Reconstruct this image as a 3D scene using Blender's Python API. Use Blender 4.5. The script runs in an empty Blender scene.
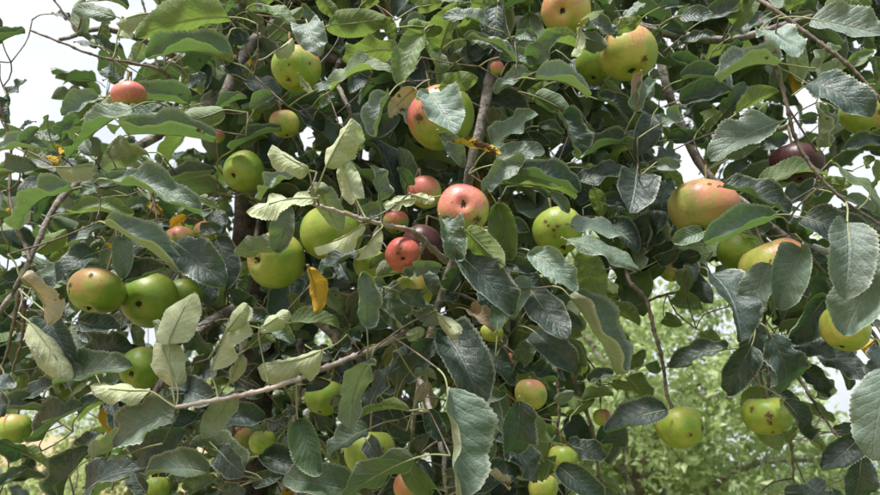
import bpy, math, random
import numpy as np
from mathutils import Vector, Matrix

random.seed(7)
rng = np.random.default_rng(7)
scene = bpy.context.scene
col = scene.collection

# ------------------------------------------------------------------ camera
FPX = 640.0                      # focal length in photo pixels (880 x 495 frame)
CX, CY = 440.0, 247.5
PITCH = math.radians(18.8)       # horizon falls near y = 465
CAM = np.array([0.0, 0.0, 1.60])
cam_d = bpy.data.cameras.new('camera')
cam = bpy.data.objects.new('camera', cam_d)
col.objects.link(cam)
cam.location = CAM
cam.rotation_euler = (math.radians(90) + PITCH, 0, 0)
cam_d.sensor_width = 7.4
cam_d.lens = 7.4 * FPX / 880.0
cam_d.clip_start = 0.05
cam_d.clip_end = 800
cam_d.dof.use_dof = True
cam_d.dof.focus_distance = 0.64
cam_d.dof.aperture_fstop = 2.0
scene.camera = cam
RI = np.array([1.0, 0, 0])
FW = np.array([0, math.cos(PITCH), math.sin(PITCH)])
UP = np.array([0, -math.sin(PITCH), math.cos(PITCH)])


def P(x, y, z):
    """photo pixel + distance along the view axis -> world point"""
    return CAM + FW * z + RI * ((x - CX) / FPX * z) + UP * ((CY - y) / FPX * z)


def pix(p):
    d = np.asarray(p) - CAM
    z = float(d @ FW)
    return CX + FPX * float(d @ RI) / z, CY - FPX * float(d @ UP) / z, z


# ------------------------------------------------------------------ sky, sun, exposure
SUN_EL, SUN_AZ = math.radians(64), math.radians(215)     # compass-style azimuth from +Y, high, behind-left of the camera
world = bpy.data.worlds.new('World')
scene.world = world
world.use_nodes = True
nt = world.node_tree
nt.nodes.clear()
wo = nt.nodes.new('ShaderNodeOutputWorld')
bg = nt.nodes.new('ShaderNodeBackground')
sky = nt.nodes.new('ShaderNodeTexSky')
sky.sky_type = 'NISHITA'
sky.sun_disc = False
sky.sun_elevation = SUN_EL
sky.sun_rotation = SUN_AZ
sky.air_density = 1.5
sky.dust_density = 3.0
tc = nt.nodes.new('ShaderNodeTexCoord')
cn = nt.nodes.new('ShaderNodeTexNoise')
cn.inputs['Scale'].default_value = 1.9
cn.inputs['Detail'].default_value = 5
cn.inputs['Roughness'].default_value = 0.55
cr = nt.nodes.new('ShaderNodeValToRGB')
cr.color_ramp.elements[0].position = 0.34
cr.color_ramp.elements[0].color = (3.3, 3.65, 4.1, 1)
cr.color_ramp.elements[1].position = 0.66
cr.color_ramp.elements[1].color = (5.3, 5.4, 5.55, 1)
mx = nt.nodes.new('ShaderNodeMix')
mx.data_type = 'RGBA'
mx.inputs['Factor'].default_value = 0.90
bg.inputs['Strength'].default_value = 0.10
nt.links.new(tc.outputs['Generated'], cn.inputs['Vector'])
nt.links.new(cn.outputs['Fac'], cr.inputs['Fac'])
nt.links.new(sky.outputs['Color'], mx.inputs['A'])
nt.links.new(cr.outputs['Color'], mx.inputs['B'])
nt.links.new(mx.outputs['Result'], bg.inputs['Color'])
nt.links.new(bg.outputs['Background'], wo.inputs['Surface'])

sun_d = bpy.data.lights.new('sun', 'SUN')
sun_d.energy = 3.6
sun_d.angle = math.radians(12)
sun_d.color = (1.0, 0.975, 0.94)
sun = bpy.data.objects.new('sun', sun_d)
col.objects.link(sun)
sdir = Vector((math.sin(SUN_AZ) * math.cos(SUN_EL), math.cos(SUN_AZ) * math.cos(SUN_EL), math.sin(SUN_EL)))
sun.rotation_euler = sdir.to_track_quat('Z', 'Y').to_euler()
sun.location = (0, 0, 12)

scene.view_settings.view_transform = 'Standard'
scene.view_settings.look = 'None'
scene.view_settings.gamma = 1
scene.view_settings.use_curve_mapping = False
scene.view_settings.exposure = 1.17
scene.render.engine = 'CYCLES'
scene.cycles.use_denoising = True
scene.cycles.max_bounces = 7
scene.cycles.diffuse_bounces = 4
scene.cycles.glossy_bounces = 2
scene.cycles.transmission_bounces = 4
scene.cycles.caustics_reflective = False
scene.cycles.caustics_refractive = False


# ------------------------------------------------------------------ node helpers
class NT:
    def __init__(self, name):
        self.m = bpy.data.materials.new(name)
        self.m.use_nodes = True
        self.t = self.m.node_tree
        self.t.nodes.clear()

    def n(self, kind, **inp):
        nd = self.t.nodes.new('ShaderNode' + kind)
        for k, v in inp.items():
            self.put(nd.inputs[k], v)
        return nd

    def put(self, sock, v):
        if isinstance(v, bpy.types.NodeSocket):
            self.t.links.new(v, sock)
        else:
            sock.default_value = v

    def math(self, op, a, b=0.0, c=0.0):
        nd = self.t.nodes.new('ShaderNodeMath')
        nd.operation = op
        for s, v in zip(nd.inputs, (a, b, c)):
            self.put(s, v)
        return nd.outputs[0]

    def step(self, x, lo, hi):
        nd = self.t.nodes.new('ShaderNodeMapRange')
        nd.interpolation_type = 'SMOOTHSTEP'
        self.put(nd.inputs[0], x)
        self.put(nd.inputs[1], lo)
        self.put(nd.inputs[2], hi)
        return nd.outputs[0]

    def mix(self, f, a, b):
        nd = self.t.nodes.new('ShaderNodeMix')
        nd.data_type = 'RGBA'
        self.put(nd.inputs['Factor'], f)
        self.put(nd.inputs['A'], a)
        self.put(nd.inputs['B'], b)
        return nd.outputs['Result']

    def noise(self, vec, scale, detail=3.0, rough=0.55):
        nd = self.n('TexNoise', Scale=scale, Detail=detail, Roughness=rough)
        if vec is not None:
            self.put(nd.inputs['Vector'], vec)
        return nd.outputs['Fac']


def c4(c):
    return (c[0], c[1], c[2], 1.0)


def leaf_material(name, upper, under, trans, rough=0.42, tfac=0.28, spots=0.17, dust=0.25, rim=0.5, crinkle=1.0):
    w = NT(name)
    uv = w.n('UVMap')
    sep = w.n('SeparateXYZ', Vector=uv.outputs[0])
    u, v = sep.outputs[0], sep.outputs[1]
    a = w.math('ABSOLUTE', w.math('MULTIPLY', w.math('SUBTRACT', u, 0.5), 2.0))
    # island + object random so that every leaf differs
    oi = w.n('ObjectInfo')
    ge = w.n('NewGeometry')
    rnd = w.math('FRACT', w.math('ADD', oi.outputs['Random'], ge.outputs['Random Per Island']))
    rnd2 = w.math('FRACT', w.math('MULTIPLY', rnd, 17.31))
    geo = w.n('TexCoord')
    off = w.n('CombineXYZ', X=w.math('MULTIPLY', rnd, 9.0), Y=w.math('MULTIPLY', rnd2, 7.0))
    vec = w.n('VectorMath')
    w.put(vec.inputs[0], geo.outputs['Object'])
    w.put(vec.inputs[1], off.outputs[0])
    pos = vec.outputs[0]
    n1 = w.noise(pos, 38.0, 4)
    n2 = w.noise(pos, 210.0, 3)
    # lateral veins
    wob = w.math('MULTIPLY', w.math('SUBTRACT', n1, 0.5), 0.10)
    sv = w.math('ADD', w.math('SUBTRACT', v, w.math('MULTIPLY', w.math('POWER', a, 0.85), 0.27)), wob)
    side = w.math('MULTIPLY', w.math('GREATER_THAN', u, 0.5), 0.45)
    fr = w.math('FRACT', w.math('ADD', w.math('MULTIPLY', sv, 8.5), side))
    d = w.math('MULTIPLY', w.math('ABSOLUTE', w.math('SUBTRACT', fr, 0.5)), 2.0)
    lat = w.math('MULTIPLY', w.step(d, 0.80, 0.98), w.step(a, 1.0, 0.35))
    mid = w.step(a, 0.075, 0.025)
    vein = w.math('MAXIMUM', w.math('MULTIPLY', lat, 0.75), mid)
    # fine net veins
    vo = w.n('TexVoronoi', Scale=330.0, Vector=pos)
    vo.feature = 'DISTANCE_TO_EDGE'
    net = w.step(vo.outputs['Distance'], 0.16, 0.0)
    # colour
    val = w.math('ADD', 0.72, w.math('MULTIPLY', rnd, 0.58))
    hsv_u = w.n('HueSaturation', Hue=w.math('ADD', 0.475, w.math('MULTIPLY', rnd2, 0.045)),
                Saturation=w.math('ADD', 0.8, w.math('MULTIPLY', rnd, 0.35)), Value=val, Color=c4(upper))
    hsv_d = w.n('HueSaturation', Hue=w.math('ADD', 0.48, w.math('MULTIPLY', rnd2, 0.04)),
                Saturation=1.0, Value=val, Color=c4(under))
    veinc = tuple(min(1, x * 1.35 + 0.075) for x in upper)
    cu = w.mix(w.math('MULTIPLY', w.step(n1, 0.35, 0.75), 0.5), hsv_u.outputs[0], c4([x * 1.55 for x in upper]))
    cu = w.mix(w.math('MULTIPLY', w.step(n2, 0.45, 0.75), dust), cu, (0.24, 0.27, 0.23, 1))
    cu = w.mix(w.math('MULTIPLY', net, 0.22), cu, c4(veinc))
    cu = w.mix(w.math('MULTIPLY', vein, 0.78), cu, c4(veinc))
    cd0 = w.mix(w.math('MULTIPLY', w.step(n1, 0.35, 0.7), 0.55), hsv_d.outputs[0], c4([x * 0.68 for x in under]))
    cd = w.mix(w.math('MULTIPLY', vein, 0.8), cd0, c4([min(1, x * 1.45 + 0.05) for x in under]))
    cd = w.mix(w.math('MULTIPLY', net, 0.3), cd, c4([x * 0.66 for x in under]))
    back = ge.outputs['Backfacing']
    cc = w.mix(back, cu, cd)
    # woolly pale margin
    edge = w.math('MULTIPLY', w.step(a, 0.87, 0.98), rim)
    cc = w.mix(edge, cc, (0.50, 0.52, 0.42, 1))
    # scab and rust marks on some leaves
    n3 = w.noise(pos, 85.0, 5, 0.6)
    thr = w.math('SUBTRACT', 0.80, w.math('MULTIPLY', rnd2, spots))
    sp = w.step(n3, thr, w.math('ADD', thr, 0.05))
    spc = w.mix(n2, (0.05, 0.03, 0.015, 1), (0.22, 0.12, 0.06, 1))
    cc = w.mix(sp, cc, spc)
    h = w.math('SUBTRACT', w.math('MULTIPLY', w.math('SUBTRACT', 1.0, w.math('POWER', d, 3.0)), 0.6),
               w.math('MULTIPLY', mid, 1.2))
    h = w.math('ADD', h, w.math('MULTIPLY', n2, 0.9))
    h = w.math('ADD', h, w.math('MULTIPLY', net, -0.25))
    h = w.math('ADD', h, w.math('MULTIPLY', n1, 4.5 * crinkle))
    bp = w.n('Bump', Strength=0.6, Distance=0.0009, Height=h)
    rg = w.math('ADD', w.math('ADD', rough + 0.05, w.math('MULTIPLY', n2, 0.18)), w.math('MULTIPLY', back, 0.25))
    pr = w.n('BsdfPrincipled', Roughness=rg)
    w.put(pr.inputs['Base Color'], cc)
    w.put(pr.inputs['Specular IOR Level'], w.math('SUBTRACT', 0.65, w.math('MULTIPLY', back, 0.42)))
    w.put(pr.inputs['Normal'], bp.outputs[0])
    tcol = w.mix(w.math('MULTIPLY', vein, 0.55), c4(trans), c4([x * 0.35 for x in trans]))
    tcol = w.mix(sp, tcol, (0.03, 0.015, 0.005, 1))
    tr = w.n('BsdfTranslucent', Color=tcol)
    w.put(tr.inputs['Normal'], bp.outputs[0])
    ms = w.n('MixShader', Fac=tfac)
    w.put(ms.inputs[1], pr.outputs[0])
    w.put(ms.inputs[2], tr.outputs[0])
    out = w.n('OutputMaterial', Surface=ms.outputs[0])
    return w.m


MATS = {
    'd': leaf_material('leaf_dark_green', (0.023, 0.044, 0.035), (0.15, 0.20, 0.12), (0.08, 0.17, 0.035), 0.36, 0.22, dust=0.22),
    'm': leaf_material('leaf_mid_green', (0.070, 0.113, 0.068), (0.19, 0.24, 0.14), (0.13, 0.25, 0.05), 0.40, 0.25, dust=0.34),
    'g': leaf_material('leaf_dusty_grey_green', (0.115, 0.165, 0.130), (0.25, 0.29, 0.19), (0.16, 0.26, 0.06), 0.42, 0.22, dust=0.5),
    'b': leaf_material('leaf_bright_green', (0.10, 0.15, 0.055), (0.18, 0.235, 0.09), (0.22, 0.34, 0.06), 0.45, 0.34, dust=0.12, rim=0.25),
    'u': leaf_material('leaf_pale_underside', (0.075, 0.115, 0.055), (0.28, 0.33, 0.22), (0.20, 0.31, 0.09), 0.5, 0.30, dust=0.3),
    'w': leaf_material('leaf_woolly_young', (0.18, 0.22, 0.15), (0.49, 0.53, 0.34), (0.38, 0.47, 0.18), 0.6, 0.33, spots=0.1, dust=0.4, rim=0.95),
    'c': leaf_material('leaf_crinkled', (0.085, 0.12, 0.085), (0.24, 0.28, 0.18), (0.14, 0.24, 0.05), 0.38, 0.2, dust=0.45, crinkle=3.0),
    'y': leaf_material('leaf_yellow', (0.58, 0.38, 0.03), (0.56, 0.38, 0.05), (0.55, 0.36, 0.03), 0.6, 0.28, spots=0.36, dust=0.05, rim=0.1),
    'x': leaf_material('leaf_withered', (0.36, 0.28, 0.18), (0.46, 0.40, 0.29), (0.3, 0.18, 0.06), 0.7, 0.2, spots=0.3, dust=0.3),
}


def simple_material(name, c1, c2, scale, rough=0.7, bump=0.4, dist=0.001, scale2=None, spec=0.3):
    w = NT(name)
    t = w.n('TexCoord')
    n1 = w.noise(t.outputs['Object'], scale, 5, 0.6)
    n2 = w.noise(t.outputs['Object'], scale2 or scale * 5, 4, 0.6)
    f = w.step(w.math('ADD', w.math('MULTIPLY', n1, 0.7), w.math('MULTIPLY', n2, 0.3)), 0.36, 0.64)
    cc = w.mix(f, c4(c1), c4(c2))
    bp = w.n('Bump', Strength=bump, Distance=dist, Height=w.math('ADD', n1, n2))
    pr = w.n('BsdfPrincipled', Roughness=rough)
    w.put(pr.inputs['Base Color'], cc)
    w.put(pr.inputs['Specular IOR Level'], spec)
    w.put(pr.inputs['Normal'], bp.outputs[0])
    w.n('OutputMaterial', Surface=pr.outputs[0])
    return w.m


BARK = simple_material('bark_grey_brown', (0.10, 0.085, 0.075), (0.34, 0.30, 0.27), 55, 0.8, 0.9, 0.003)
BARK_OLD = simple_material('bark_trunk', (0.025, 0.02, 0.016), (0.10, 0.085, 0.07), 30, 0.85, 1.0, 0.006)
SHOOT = simple_material('bark_young_shoot', (0.24, 0.175, 0.155), (0.42, 0.36, 0.32), 90, 0.55, 0.4, 0.0008)
TWIG = simple_material('bark_twig', (0.08, 0.06, 0.05), (0.20, 0.165, 0.135), 90, 0.65, 0.4, 0.0008)
PETI = simple_material('leaf_stalk_green', (0.20, 0.24, 0.10), (0.30, 0.30, 0.16), 60, 0.6, 0.2, 0.0004)
STALK = simple_material('apple_stalk_brown', (0.09, 0.06, 0.03), (0.22, 0.18, 0.08), 60, 0.7, 0.3, 0.0005)
CALYX = simple_material('apple_calyx_brown', (0.02, 0.015, 0.01), (0.10, 0.08, 0.05), 60, 0.85, 0.5, 0.001)


# ------------------------------------------------------------------ mesh helpers
def mesh_obj(name, v, f, mats, parent=None, uvs=None, mi=None, smooth=True):
    me = bpy.data.meshes.new(name)
    me.from_pydata(np.asarray(v).tolist() if not isinstance(v, list) else v, [], f)
    if not isinstance(mats, (list, tuple)):
        mats = [mats]
    for m in mats:
        me.materials.append(m)
    if uvs is not None:
        ul = me.uv_layers.new(name='UVMap')
        li = np.empty(len(me.loops), dtype=np.int32)
        me.loops.foreach_get('vertex_index', li)
        ul.data.foreach_set('uv', np.asarray(uvs, dtype=np.float32)[li].ravel())
    if mi is not None:
        me.polygons.foreach_set('material_index', np.asarray(mi, dtype=np.int32))
    me.polygons.foreach_set('use_smooth', np.full(len(me.polygons), smooth))
    me.update()
    o = bpy.data.objects.new(name, me)
    col.objects.link(o)
    if parent is not None:
        o.parent = parent
    return o


def unit(v):
    v = np.asarray(v, float)
    return v / (np.linalg.norm(v) + 1e-12)


def spline(pts, n):
    """Catmull-Rom through pts (rows: x,y,z,r)"""
    p = np.asarray(pts, float)
    if len(p) == 2:
        t = np.linspace(0, 1, n)[:, None]
        return p[0] * (1 - t) + p[1] * t
    p = np.vstack([2 * p[0] - p[1], p, 2 * p[-1] - p[-2]])
    out = []
    segs = len(p) - 3
    for k in range(n):
        s = k / (n - 1) * segs
        i = min(int(s), segs - 1)
        t = s - i
        a, b, c, d = p[i:i + 4]
        out.append(0.5 * (2 * b + (c - a) * t + (2 * a - 5 * b + 4 * c - d) * t * t + (3 * b - a - 3 * c + d) * t ** 3))
    return np.array(out)


def tube_geo(path, radii, sides=7, knob=0.0, base=0):
    """verts, faces of a tapering tube along path"""
    path = np.asarray(path, float)
    n = len(path)
    tang = np.gradient(path, axis=0)
    vs, fs = [], []
    ref = np.array([0.3, 0.2, 0.93])
    for i in range(n):
        t = unit(tang[i])
        a = unit(np.cross(t, ref) if abs(t @ ref) < 0.95 else np.cross(t, [1, 0, 0]))
        b = np.cross(t, a)
        r = radii[i] * (1 + (knob * (random.random() - 0.5) if knob else 0))
        for k in range(sides):
            an = 2 * math.pi * k / sides
            vs.append(path[i] + (a * math.cos(an) + b * math.sin(an)) * r)
    for i in range(n - 1):
        for k in range(sides):
            q = (k + 1) % sides
            fs.append((base + i * sides + k, base + i * sides + q, base + (i + 1) * sides + q, base + (i + 1) * sides + k))
    fs.append(tuple(base + k for k in reversed(range(sides))))
    fs.append(tuple(base + (n - 1) * sides + k for k in range(sides)))
    return vs, fs


class Acc:
    """collects geometry for one joined mesh"""
    def __init__(self):
        self.v, self.f, self.uv, self.mi = [], [], [], []
        self.nv = 0

    def add(self, v, f, uv=None, mi=0):
        b = self.nv
        self.v.append(np.asarray(v, float))
        self.f.extend([tuple(b + i for i in q) for q in f])
        self.uv.append(np.asarray(uv, float) if uv is not None else np.tile([0.5, 0.5], (len(v), 1)))
        self.mi.extend([mi] * len(f) if np.isscalar(mi) else list(mi))
        self.nv += len(v)

    def build(self, name, mats, parent=None, smooth=True):
        return mesh_obj(name, np.vstack(self.v), self.f, mats, parent, np.vstack(self.uv), self.mi, smooth)


def leaf_width(t, rnd=False):
    if rnd:
        return np.power(np.clip(t, 0, 1), 0.5) * np.power(np.clip(1 - t, 0, 1), 0.42) / 0.528
    w = np.power(np.clip(t, 0, 1), 0.46) * np.power(np.clip(1 - t, 0, 1), 0.56)
    w = w / 0.497
    return w * (1 - 0.22 * np.clip((t - 0.78) / 0.22, 0, 1))


def leaf_geo(L, W, rows=26, cols=6, fold=0.35, curl=0.6, twist=0.0, wave=0.12, side=0.0, edge=0.0, teeth=0.035, seed=0, bite=0, rnd=False):
    """leaf blade in local axes: x across, y along from the base, z = upper face. returns verts, faces, uv, midrib"""
    r = random.Random(seed)
    t = np.linspace(0, 1, rows + 1)
    s = np.linspace(-1, 1, cols + 1)
    T, S = np.meshgrid(t, s, indexing='ij')
    half = leaf_width(T, rnd) * W * 0.5
    tooth = 1 + teeth * (np.where((np.arange(rows + 1) % 2) == 0, 1.0, -1.0))[:, None] * (np.abs(S) > 0.99)
    asym = 1 + 0.07 * r.uniform(-1, 1) * np.sign(S)
    if bite:
        for _ in range(bite):
            tb, sb, dp = r.uniform(0.2, 0.9), r.choice((-1, 1)), r.uniform(0.25, 0.6)
            k = np.exp(-((T - tb) / 0.055) ** 2) * (S * sb > 0)
            tooth = tooth * (1 - dp * k * np.abs(S))
    X = S * half * tooth * asym
    aS = np.abs(S)
    Z = np.abs(X) * math.tan(fold) * (0.55 + 0.45 * aS)
    p1, p2 = r.uniform(0, 6.28), r.uniform(0, 6.28)
    f1, f2 = r.uniform(1.3, 2.6), r.uniform(1.3, 2.6)
    A = wave * W
    Z += A * aS ** 2 * np.where(S < 0, np.sin(6.28 * f1 * T + p1), np.sin(6.28 * f2 * T + p2)) * np.minimum(1, (1 - T) * 4)
    Z += 0.22 * A * aS * np.where(S < 0, np.sin(6.28 * 5.3 * T + p2), np.sin(6.28 * 4.7 * T + p1))
    Z += edge * W * np.clip(aS - 0.45, 0, 1) ** 2
    if edge:
        X = X * (1 - abs(edge) * 0.35 * np.clip(aS - 0.45, 0, 1))
    # twist
    th = twist * (T - 0.3)
    X, Z = X * np.cos(th) - Z * np.sin(th), X * np.sin(th) + Z * np.cos(th)
    # curl down along the length
    ang = curl * (T ** 1.25)
    dt = L / rows
    yc = np.zeros(rows + 1)
    zc = np.zeros(rows + 1)
    for i in range(1, rows + 1):
        am = curl * (((t[i] + t[i - 1]) / 2) ** 1.25)
        yc[i] = yc[i - 1] + dt * math.cos(am)
        zc[i] = zc[i - 1] - dt * math.sin(am)
    Y = yc[:, None] + Z * np.sin(ang)
    Zf = zc[:, None] + Z * np.cos(ang)
    # sideways sickle
    X = X + side * L * T ** 2
    V = np.stack([X, Y, Zf], -1).reshape(-1, 3)
    uv = np.stack([S * 0.5 + 0.5, T], -1).reshape(-1, 2)
    fs = []
    n = cols + 1
    for i in range(rows):
        for j in range(cols):
            fs.append((i * n + j, i * n + j + 1, (i + 1) * n + j + 1, (i + 1) * n + j))
    mid = V.reshape(rows + 1, n, 3)[:, cols // 2]
    # aim the chord base->tip along +y again
    tip = mid[-1]
    a1 = math.atan2(tip[2], tip[1])
    R1 = np.array([[1, 0, 0], [0, math.cos(a1), math.sin(a1)], [0, -math.sin(a1), math.cos(a1)]])
    V = V @ R1.T
    mid = mid @ R1.T
    a2 = math.atan2(mid[-1][0], mid[-1][1])
    R2 = np.array([[math.cos(a2), -math.sin(a2), 0], [math.sin(a2), math.cos(a2), 0], [0, 0, 1]])
    V = V @ R2.T
    mid = mid @ R2.T
    k = L / max(1e-6, mid[-1][1])
    k = min(k, 1.6)
    V[:, 1] *= k
    mid[:, 1] *= k
    return V, fs, uv, mid


# ------------------------------------------------------------------ ground and far setting
def ground_h(x, y):
    # a dry bank rises to the left beyond the tree, the land falls away a little to the right
    left = np.clip((-x - 1.0 - 0.10 * y) / 9.0, 0, 1)
    bank = 2.5 * left * left * (3 - 2 * left) * np.clip((y - 5) / 8.0, 0, 1)
    right = -0.9 * np.clip((x - 2.5) / 14.0, 0, 1) * np.clip((y - 4) / 12.0, 0, 1)
    return bank + right + 0.05 * np.sin(x * 1.7 + 0.6 * y) * np.sin(y * 1.1 - 0.4 * x)


def build_ground():
    xs = np.concatenate([np.linspace(-400, -30, 14), np.linspace(-26, 26, 66), np.linspace(30, 400, 14)])
    ys = np.concatenate([np.linspace(-60, -8, 8), np.linspace(-6, 40, 60), np.linspace(46, 600, 16)])
    X, Y = np.meshgrid(xs, ys, indexing='ij')
    Z = ground_h(X, Y)
    V = np.stack([X, Y, Z], -1).reshape(-1, 3)
    n = len(ys)
    fs = [(i * n + j, (i + 1) * n + j, (i + 1) * n + j + 1, i * n + j + 1) for i in range(len(xs) - 1) for j in range(n - 1)]
    w = NT('ground_dry_grass')
    t = w.n('TexCoord')
    n1 = w.noise(t.outputs['Object'], 0.45, 5, 0.6)
    n2 = w.noise(t.outputs['Object'], 14.0, 5, 0.7)
    sep = w.n('SeparateXYZ', Vector=t.outputs['Object'])
    lef = w.step(sep.outputs[0], 0.5, -3.0)
    dry = w.mix(n2, (0.36, 0.235, 0.12, 1), (0.52, 0.38, 0.235, 1))
    grn = w.mix(n2, (0.05, 0.085, 0.025, 1), (0.14, 0.17, 0.06, 1))
    f = w.math('MULTIPLY', w.step(w.math('ADD', n1, w.math('MULTIPLY', n2, 0.25)), 0.42, 0.6), lef)
    f = w.math('MAXIMUM', f, w.math('MULTIPLY', w.step(sep.outputs[0], -1.5, -3.0), 0.8))
    cc = w.mix(f, grn, dry)
    bp = w.n('Bump', Strength=0.8, Distance=0.05, Height=n2)
    pr = w.n('BsdfPrincipled', Roughness=0.95)
    w.put(pr.inputs['Base Color'], cc)
    w.put(pr.inputs['Normal'], bp.outputs[0])
    w.n('OutputMaterial', Surface=pr.outputs[0])
    o = mesh_obj('ground', V, fs, w.m)
    o['kind'] = 'structure'
    o['label'] = 'dry tan and green grassy ground of the orchard'
    return o


build_ground()


def far_leaf_material(name, c1, c2, trans):
    w = NT(name)
    ge = w.n('NewGeometry')
    r = ge.outputs['Random Per Island']
    cc = w.mix(r, c4(c1), c4(c2))
    cc = w.mix(w.math('MULTIPLY', ge.outputs['Backfacing'], 0.6), cc, (0.30, 0.34, 0.22, 1))
    pr = w.n('BsdfPrincipled', Roughness=0.5)
    w.put(pr.inputs['Base Color'], cc)
    w.put(pr.inputs['Specular IOR Level'], 0.5)
    tr = w.n('BsdfTranslucent', Color=c4(trans))
    ms = w.n('MixShader', Fac=0.42)
    w.put(ms.inputs[1], pr.outputs[0])
    w.put(ms.inputs[2], tr.outputs[0])
    w.n('OutputMaterial', Surface=ms.outputs[0])
    return w.m


def far_tree(name, label, base, height, rad, nleaf, leaf, mat, seed, fruit=0, low=0.25, group='fruit trees standing behind'):
    """a tree of the orchard further off: trunk, limbs, leafy crown of separate leaves"""
    r = random.Random(seed)
    g = np.random.default_rng(seed)
    base = np.array([base[0], base[1], float(ground_h(np.array(base[0]), np.array(base[1])))])
    root = bpy.data.objects.new(name, None)
    root.empty_display_size = 0.2
    root.location = base
    col.objects.link(root)
    root['label'] = label
    root['category'] = 'tree'
    root['group'] = group
    top = np.array([0, 0, height * 0.8])
    tp = spline([np.r_[0, 0, -0.1, rad * 0.04], np.r_[r.uniform(-.1, .1), r.uniform(-.1, .1), height * .35, rad * 0.028],
                 np.r_[r.uniform(-.2, .2), r.uniform(-.2, .2), height * 0.8, rad * 0.015]], 14)
    v, f = tube_geo(tp[:, :3], tp[:, 3], 8, 0.1)
    mesh_obj('trunk', v, f, BARK, root)
    tips = []
    for k in range(11):
        an = k * 2.4 + r.uniform(-.3, .3)
        h0 = height * r.uniform(0.22, 0.6)
        R = rad * r.uniform(0.6, 1.0)
        end = np.array([math.cos(an) * R, math.sin(an) * R, h0 + height * r.uniform(0.1, 0.32)])
        st = np.array([0, 0, h0])
        mid = (st + end) / 2 + np.array([0, 0, height * 0.08])
        pts = spline([np.r_[st, rad * .028], np.r_[mid, rad * .017], np.r_[end, rad * .006]], 9)
        v, f = tube_geo(pts[:, :3], pts[:, 3], 6, 0.1)
        mesh_obj('branch', v, f, BARK, root)
        tips += [pts[i, :3] for i in (3, 5, 7, 8)]
    # leaf clumps around limb tips and through the crown
    ctr = np.array([0, 0, height * (0.5 + low * 0.3)])
    clumps = list(tips)
    while len(clumps) < 150:
        q = g.normal(size=3)
        q = unit(q) * r.random() ** 0.4
        p = ctr + q * np.array([rad, rad, height * (0.5 - low * 0.32)])
        if p[2] > height * low * 0.7:
            clumps.append(p)
    clumps = np.array(clumps)
    ci = g.integers(0, len(clumps), nleaf)
    pos = clumps[ci] + g.normal(size=(nleaf, 3)) * rad * 0.085
    ax = g.normal(size=(nleaf, 3)) + np.array([0, 0, -0.25])
    ax /= np.linalg.norm(ax, axis=1)[:, None]
    nr = g.normal(size=(nleaf, 3)) * 0.75 + np.array([0, 0, 0.8])
    sd = np.cross(ax, nr)
    sd /= np.linalg.norm(sd, axis=1)[:, None] + 1e-9
    nn = np.cross(sd, ax)
    L = leaf * g.uniform(0.7, 1.2, nleaf)[:, None]
    W = L * 0.3
    a = pos
    m1 = pos + ax * L * 0.45 + sd * W + nn * W * 0.35
    m2 = pos + ax * L * 0.45 - sd * W + nn * W * 0.35
    mm = pos + ax * L * 0.5
    e = pos + ax * L - nn * L * 0.15
    V = np.stack([a, m1, mm, m2, e], 1).reshape(-1, 3)
    F = []
    for i in range(nleaf):
        b = i * 5
        F += [(b, b + 1, b + 2), (b, b + 2, b + 3), (b + 1, b + 4, b + 2), (b + 2, b + 4, b + 3)]
    o = mesh_obj('crown', V, F, mat, root, smooth=False)
    o['kind'] = 'stuff'
    return root


FAR1 = far_leaf_material('far_leaf_light_glare', (0.165, 0.245, 0.08), (0.43, 0.50, 0.26), (0.46, 0.58, 0.20))  # light green leaves, colour raised paler to carry the washed-out background glare
FAR2 = far_leaf_material('far_leaf_dark', (0.05, 0.085, 0.035), (0.10, 0.145, 0.06), (0.16, 0.26, 0.05))


def gpos(px, dist):
    return ((px - CX) / FPX * dist, dist)


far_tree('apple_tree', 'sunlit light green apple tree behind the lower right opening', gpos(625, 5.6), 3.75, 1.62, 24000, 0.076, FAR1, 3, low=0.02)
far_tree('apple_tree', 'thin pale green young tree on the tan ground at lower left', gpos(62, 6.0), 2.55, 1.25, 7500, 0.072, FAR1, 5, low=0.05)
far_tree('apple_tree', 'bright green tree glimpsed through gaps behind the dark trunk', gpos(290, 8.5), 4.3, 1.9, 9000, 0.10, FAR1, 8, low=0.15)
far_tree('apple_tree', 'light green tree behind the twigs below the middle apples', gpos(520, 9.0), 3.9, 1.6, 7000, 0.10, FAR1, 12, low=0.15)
far_tree('broadleaf_tree', 'darker green distant tree low behind the two scabbed right apples', gpos(800, 19.0), 2.3, 2.1, 9000, 0.13, FAR2, 14, low=0.05, group='distant trees')
far_tree('broadleaf_tree', 'hazy distant tree at the lower right edge below the white sky', gpos(905, 26.0), 2.4, 2.2, 7000, 0.15, FAR2, 21, low=0.05, group='distant trees')

# ------------------------------------------------------------------ the near apple tree
tree = bpy.data.objects.new('apple_tree', None)
tree.empty_display_size = 0.3
TB = P(256, 330, 1.35)
tree.location = (TB[0], TB[1], 0)
col.objects.link(tree)
tree['label'] = 'large near apple tree with dark trunk and leafy fruiting branches filling the picture'
tree['category'] = 'tree'
TLOC = np.array([TB[0], TB[1], 0.0])
tree_children = []


def to_tree(v):
    return np.asarray(v, float) - TLOC


NODES = []          # (point, radius) of the wood graph, twigs attach to these


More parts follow.
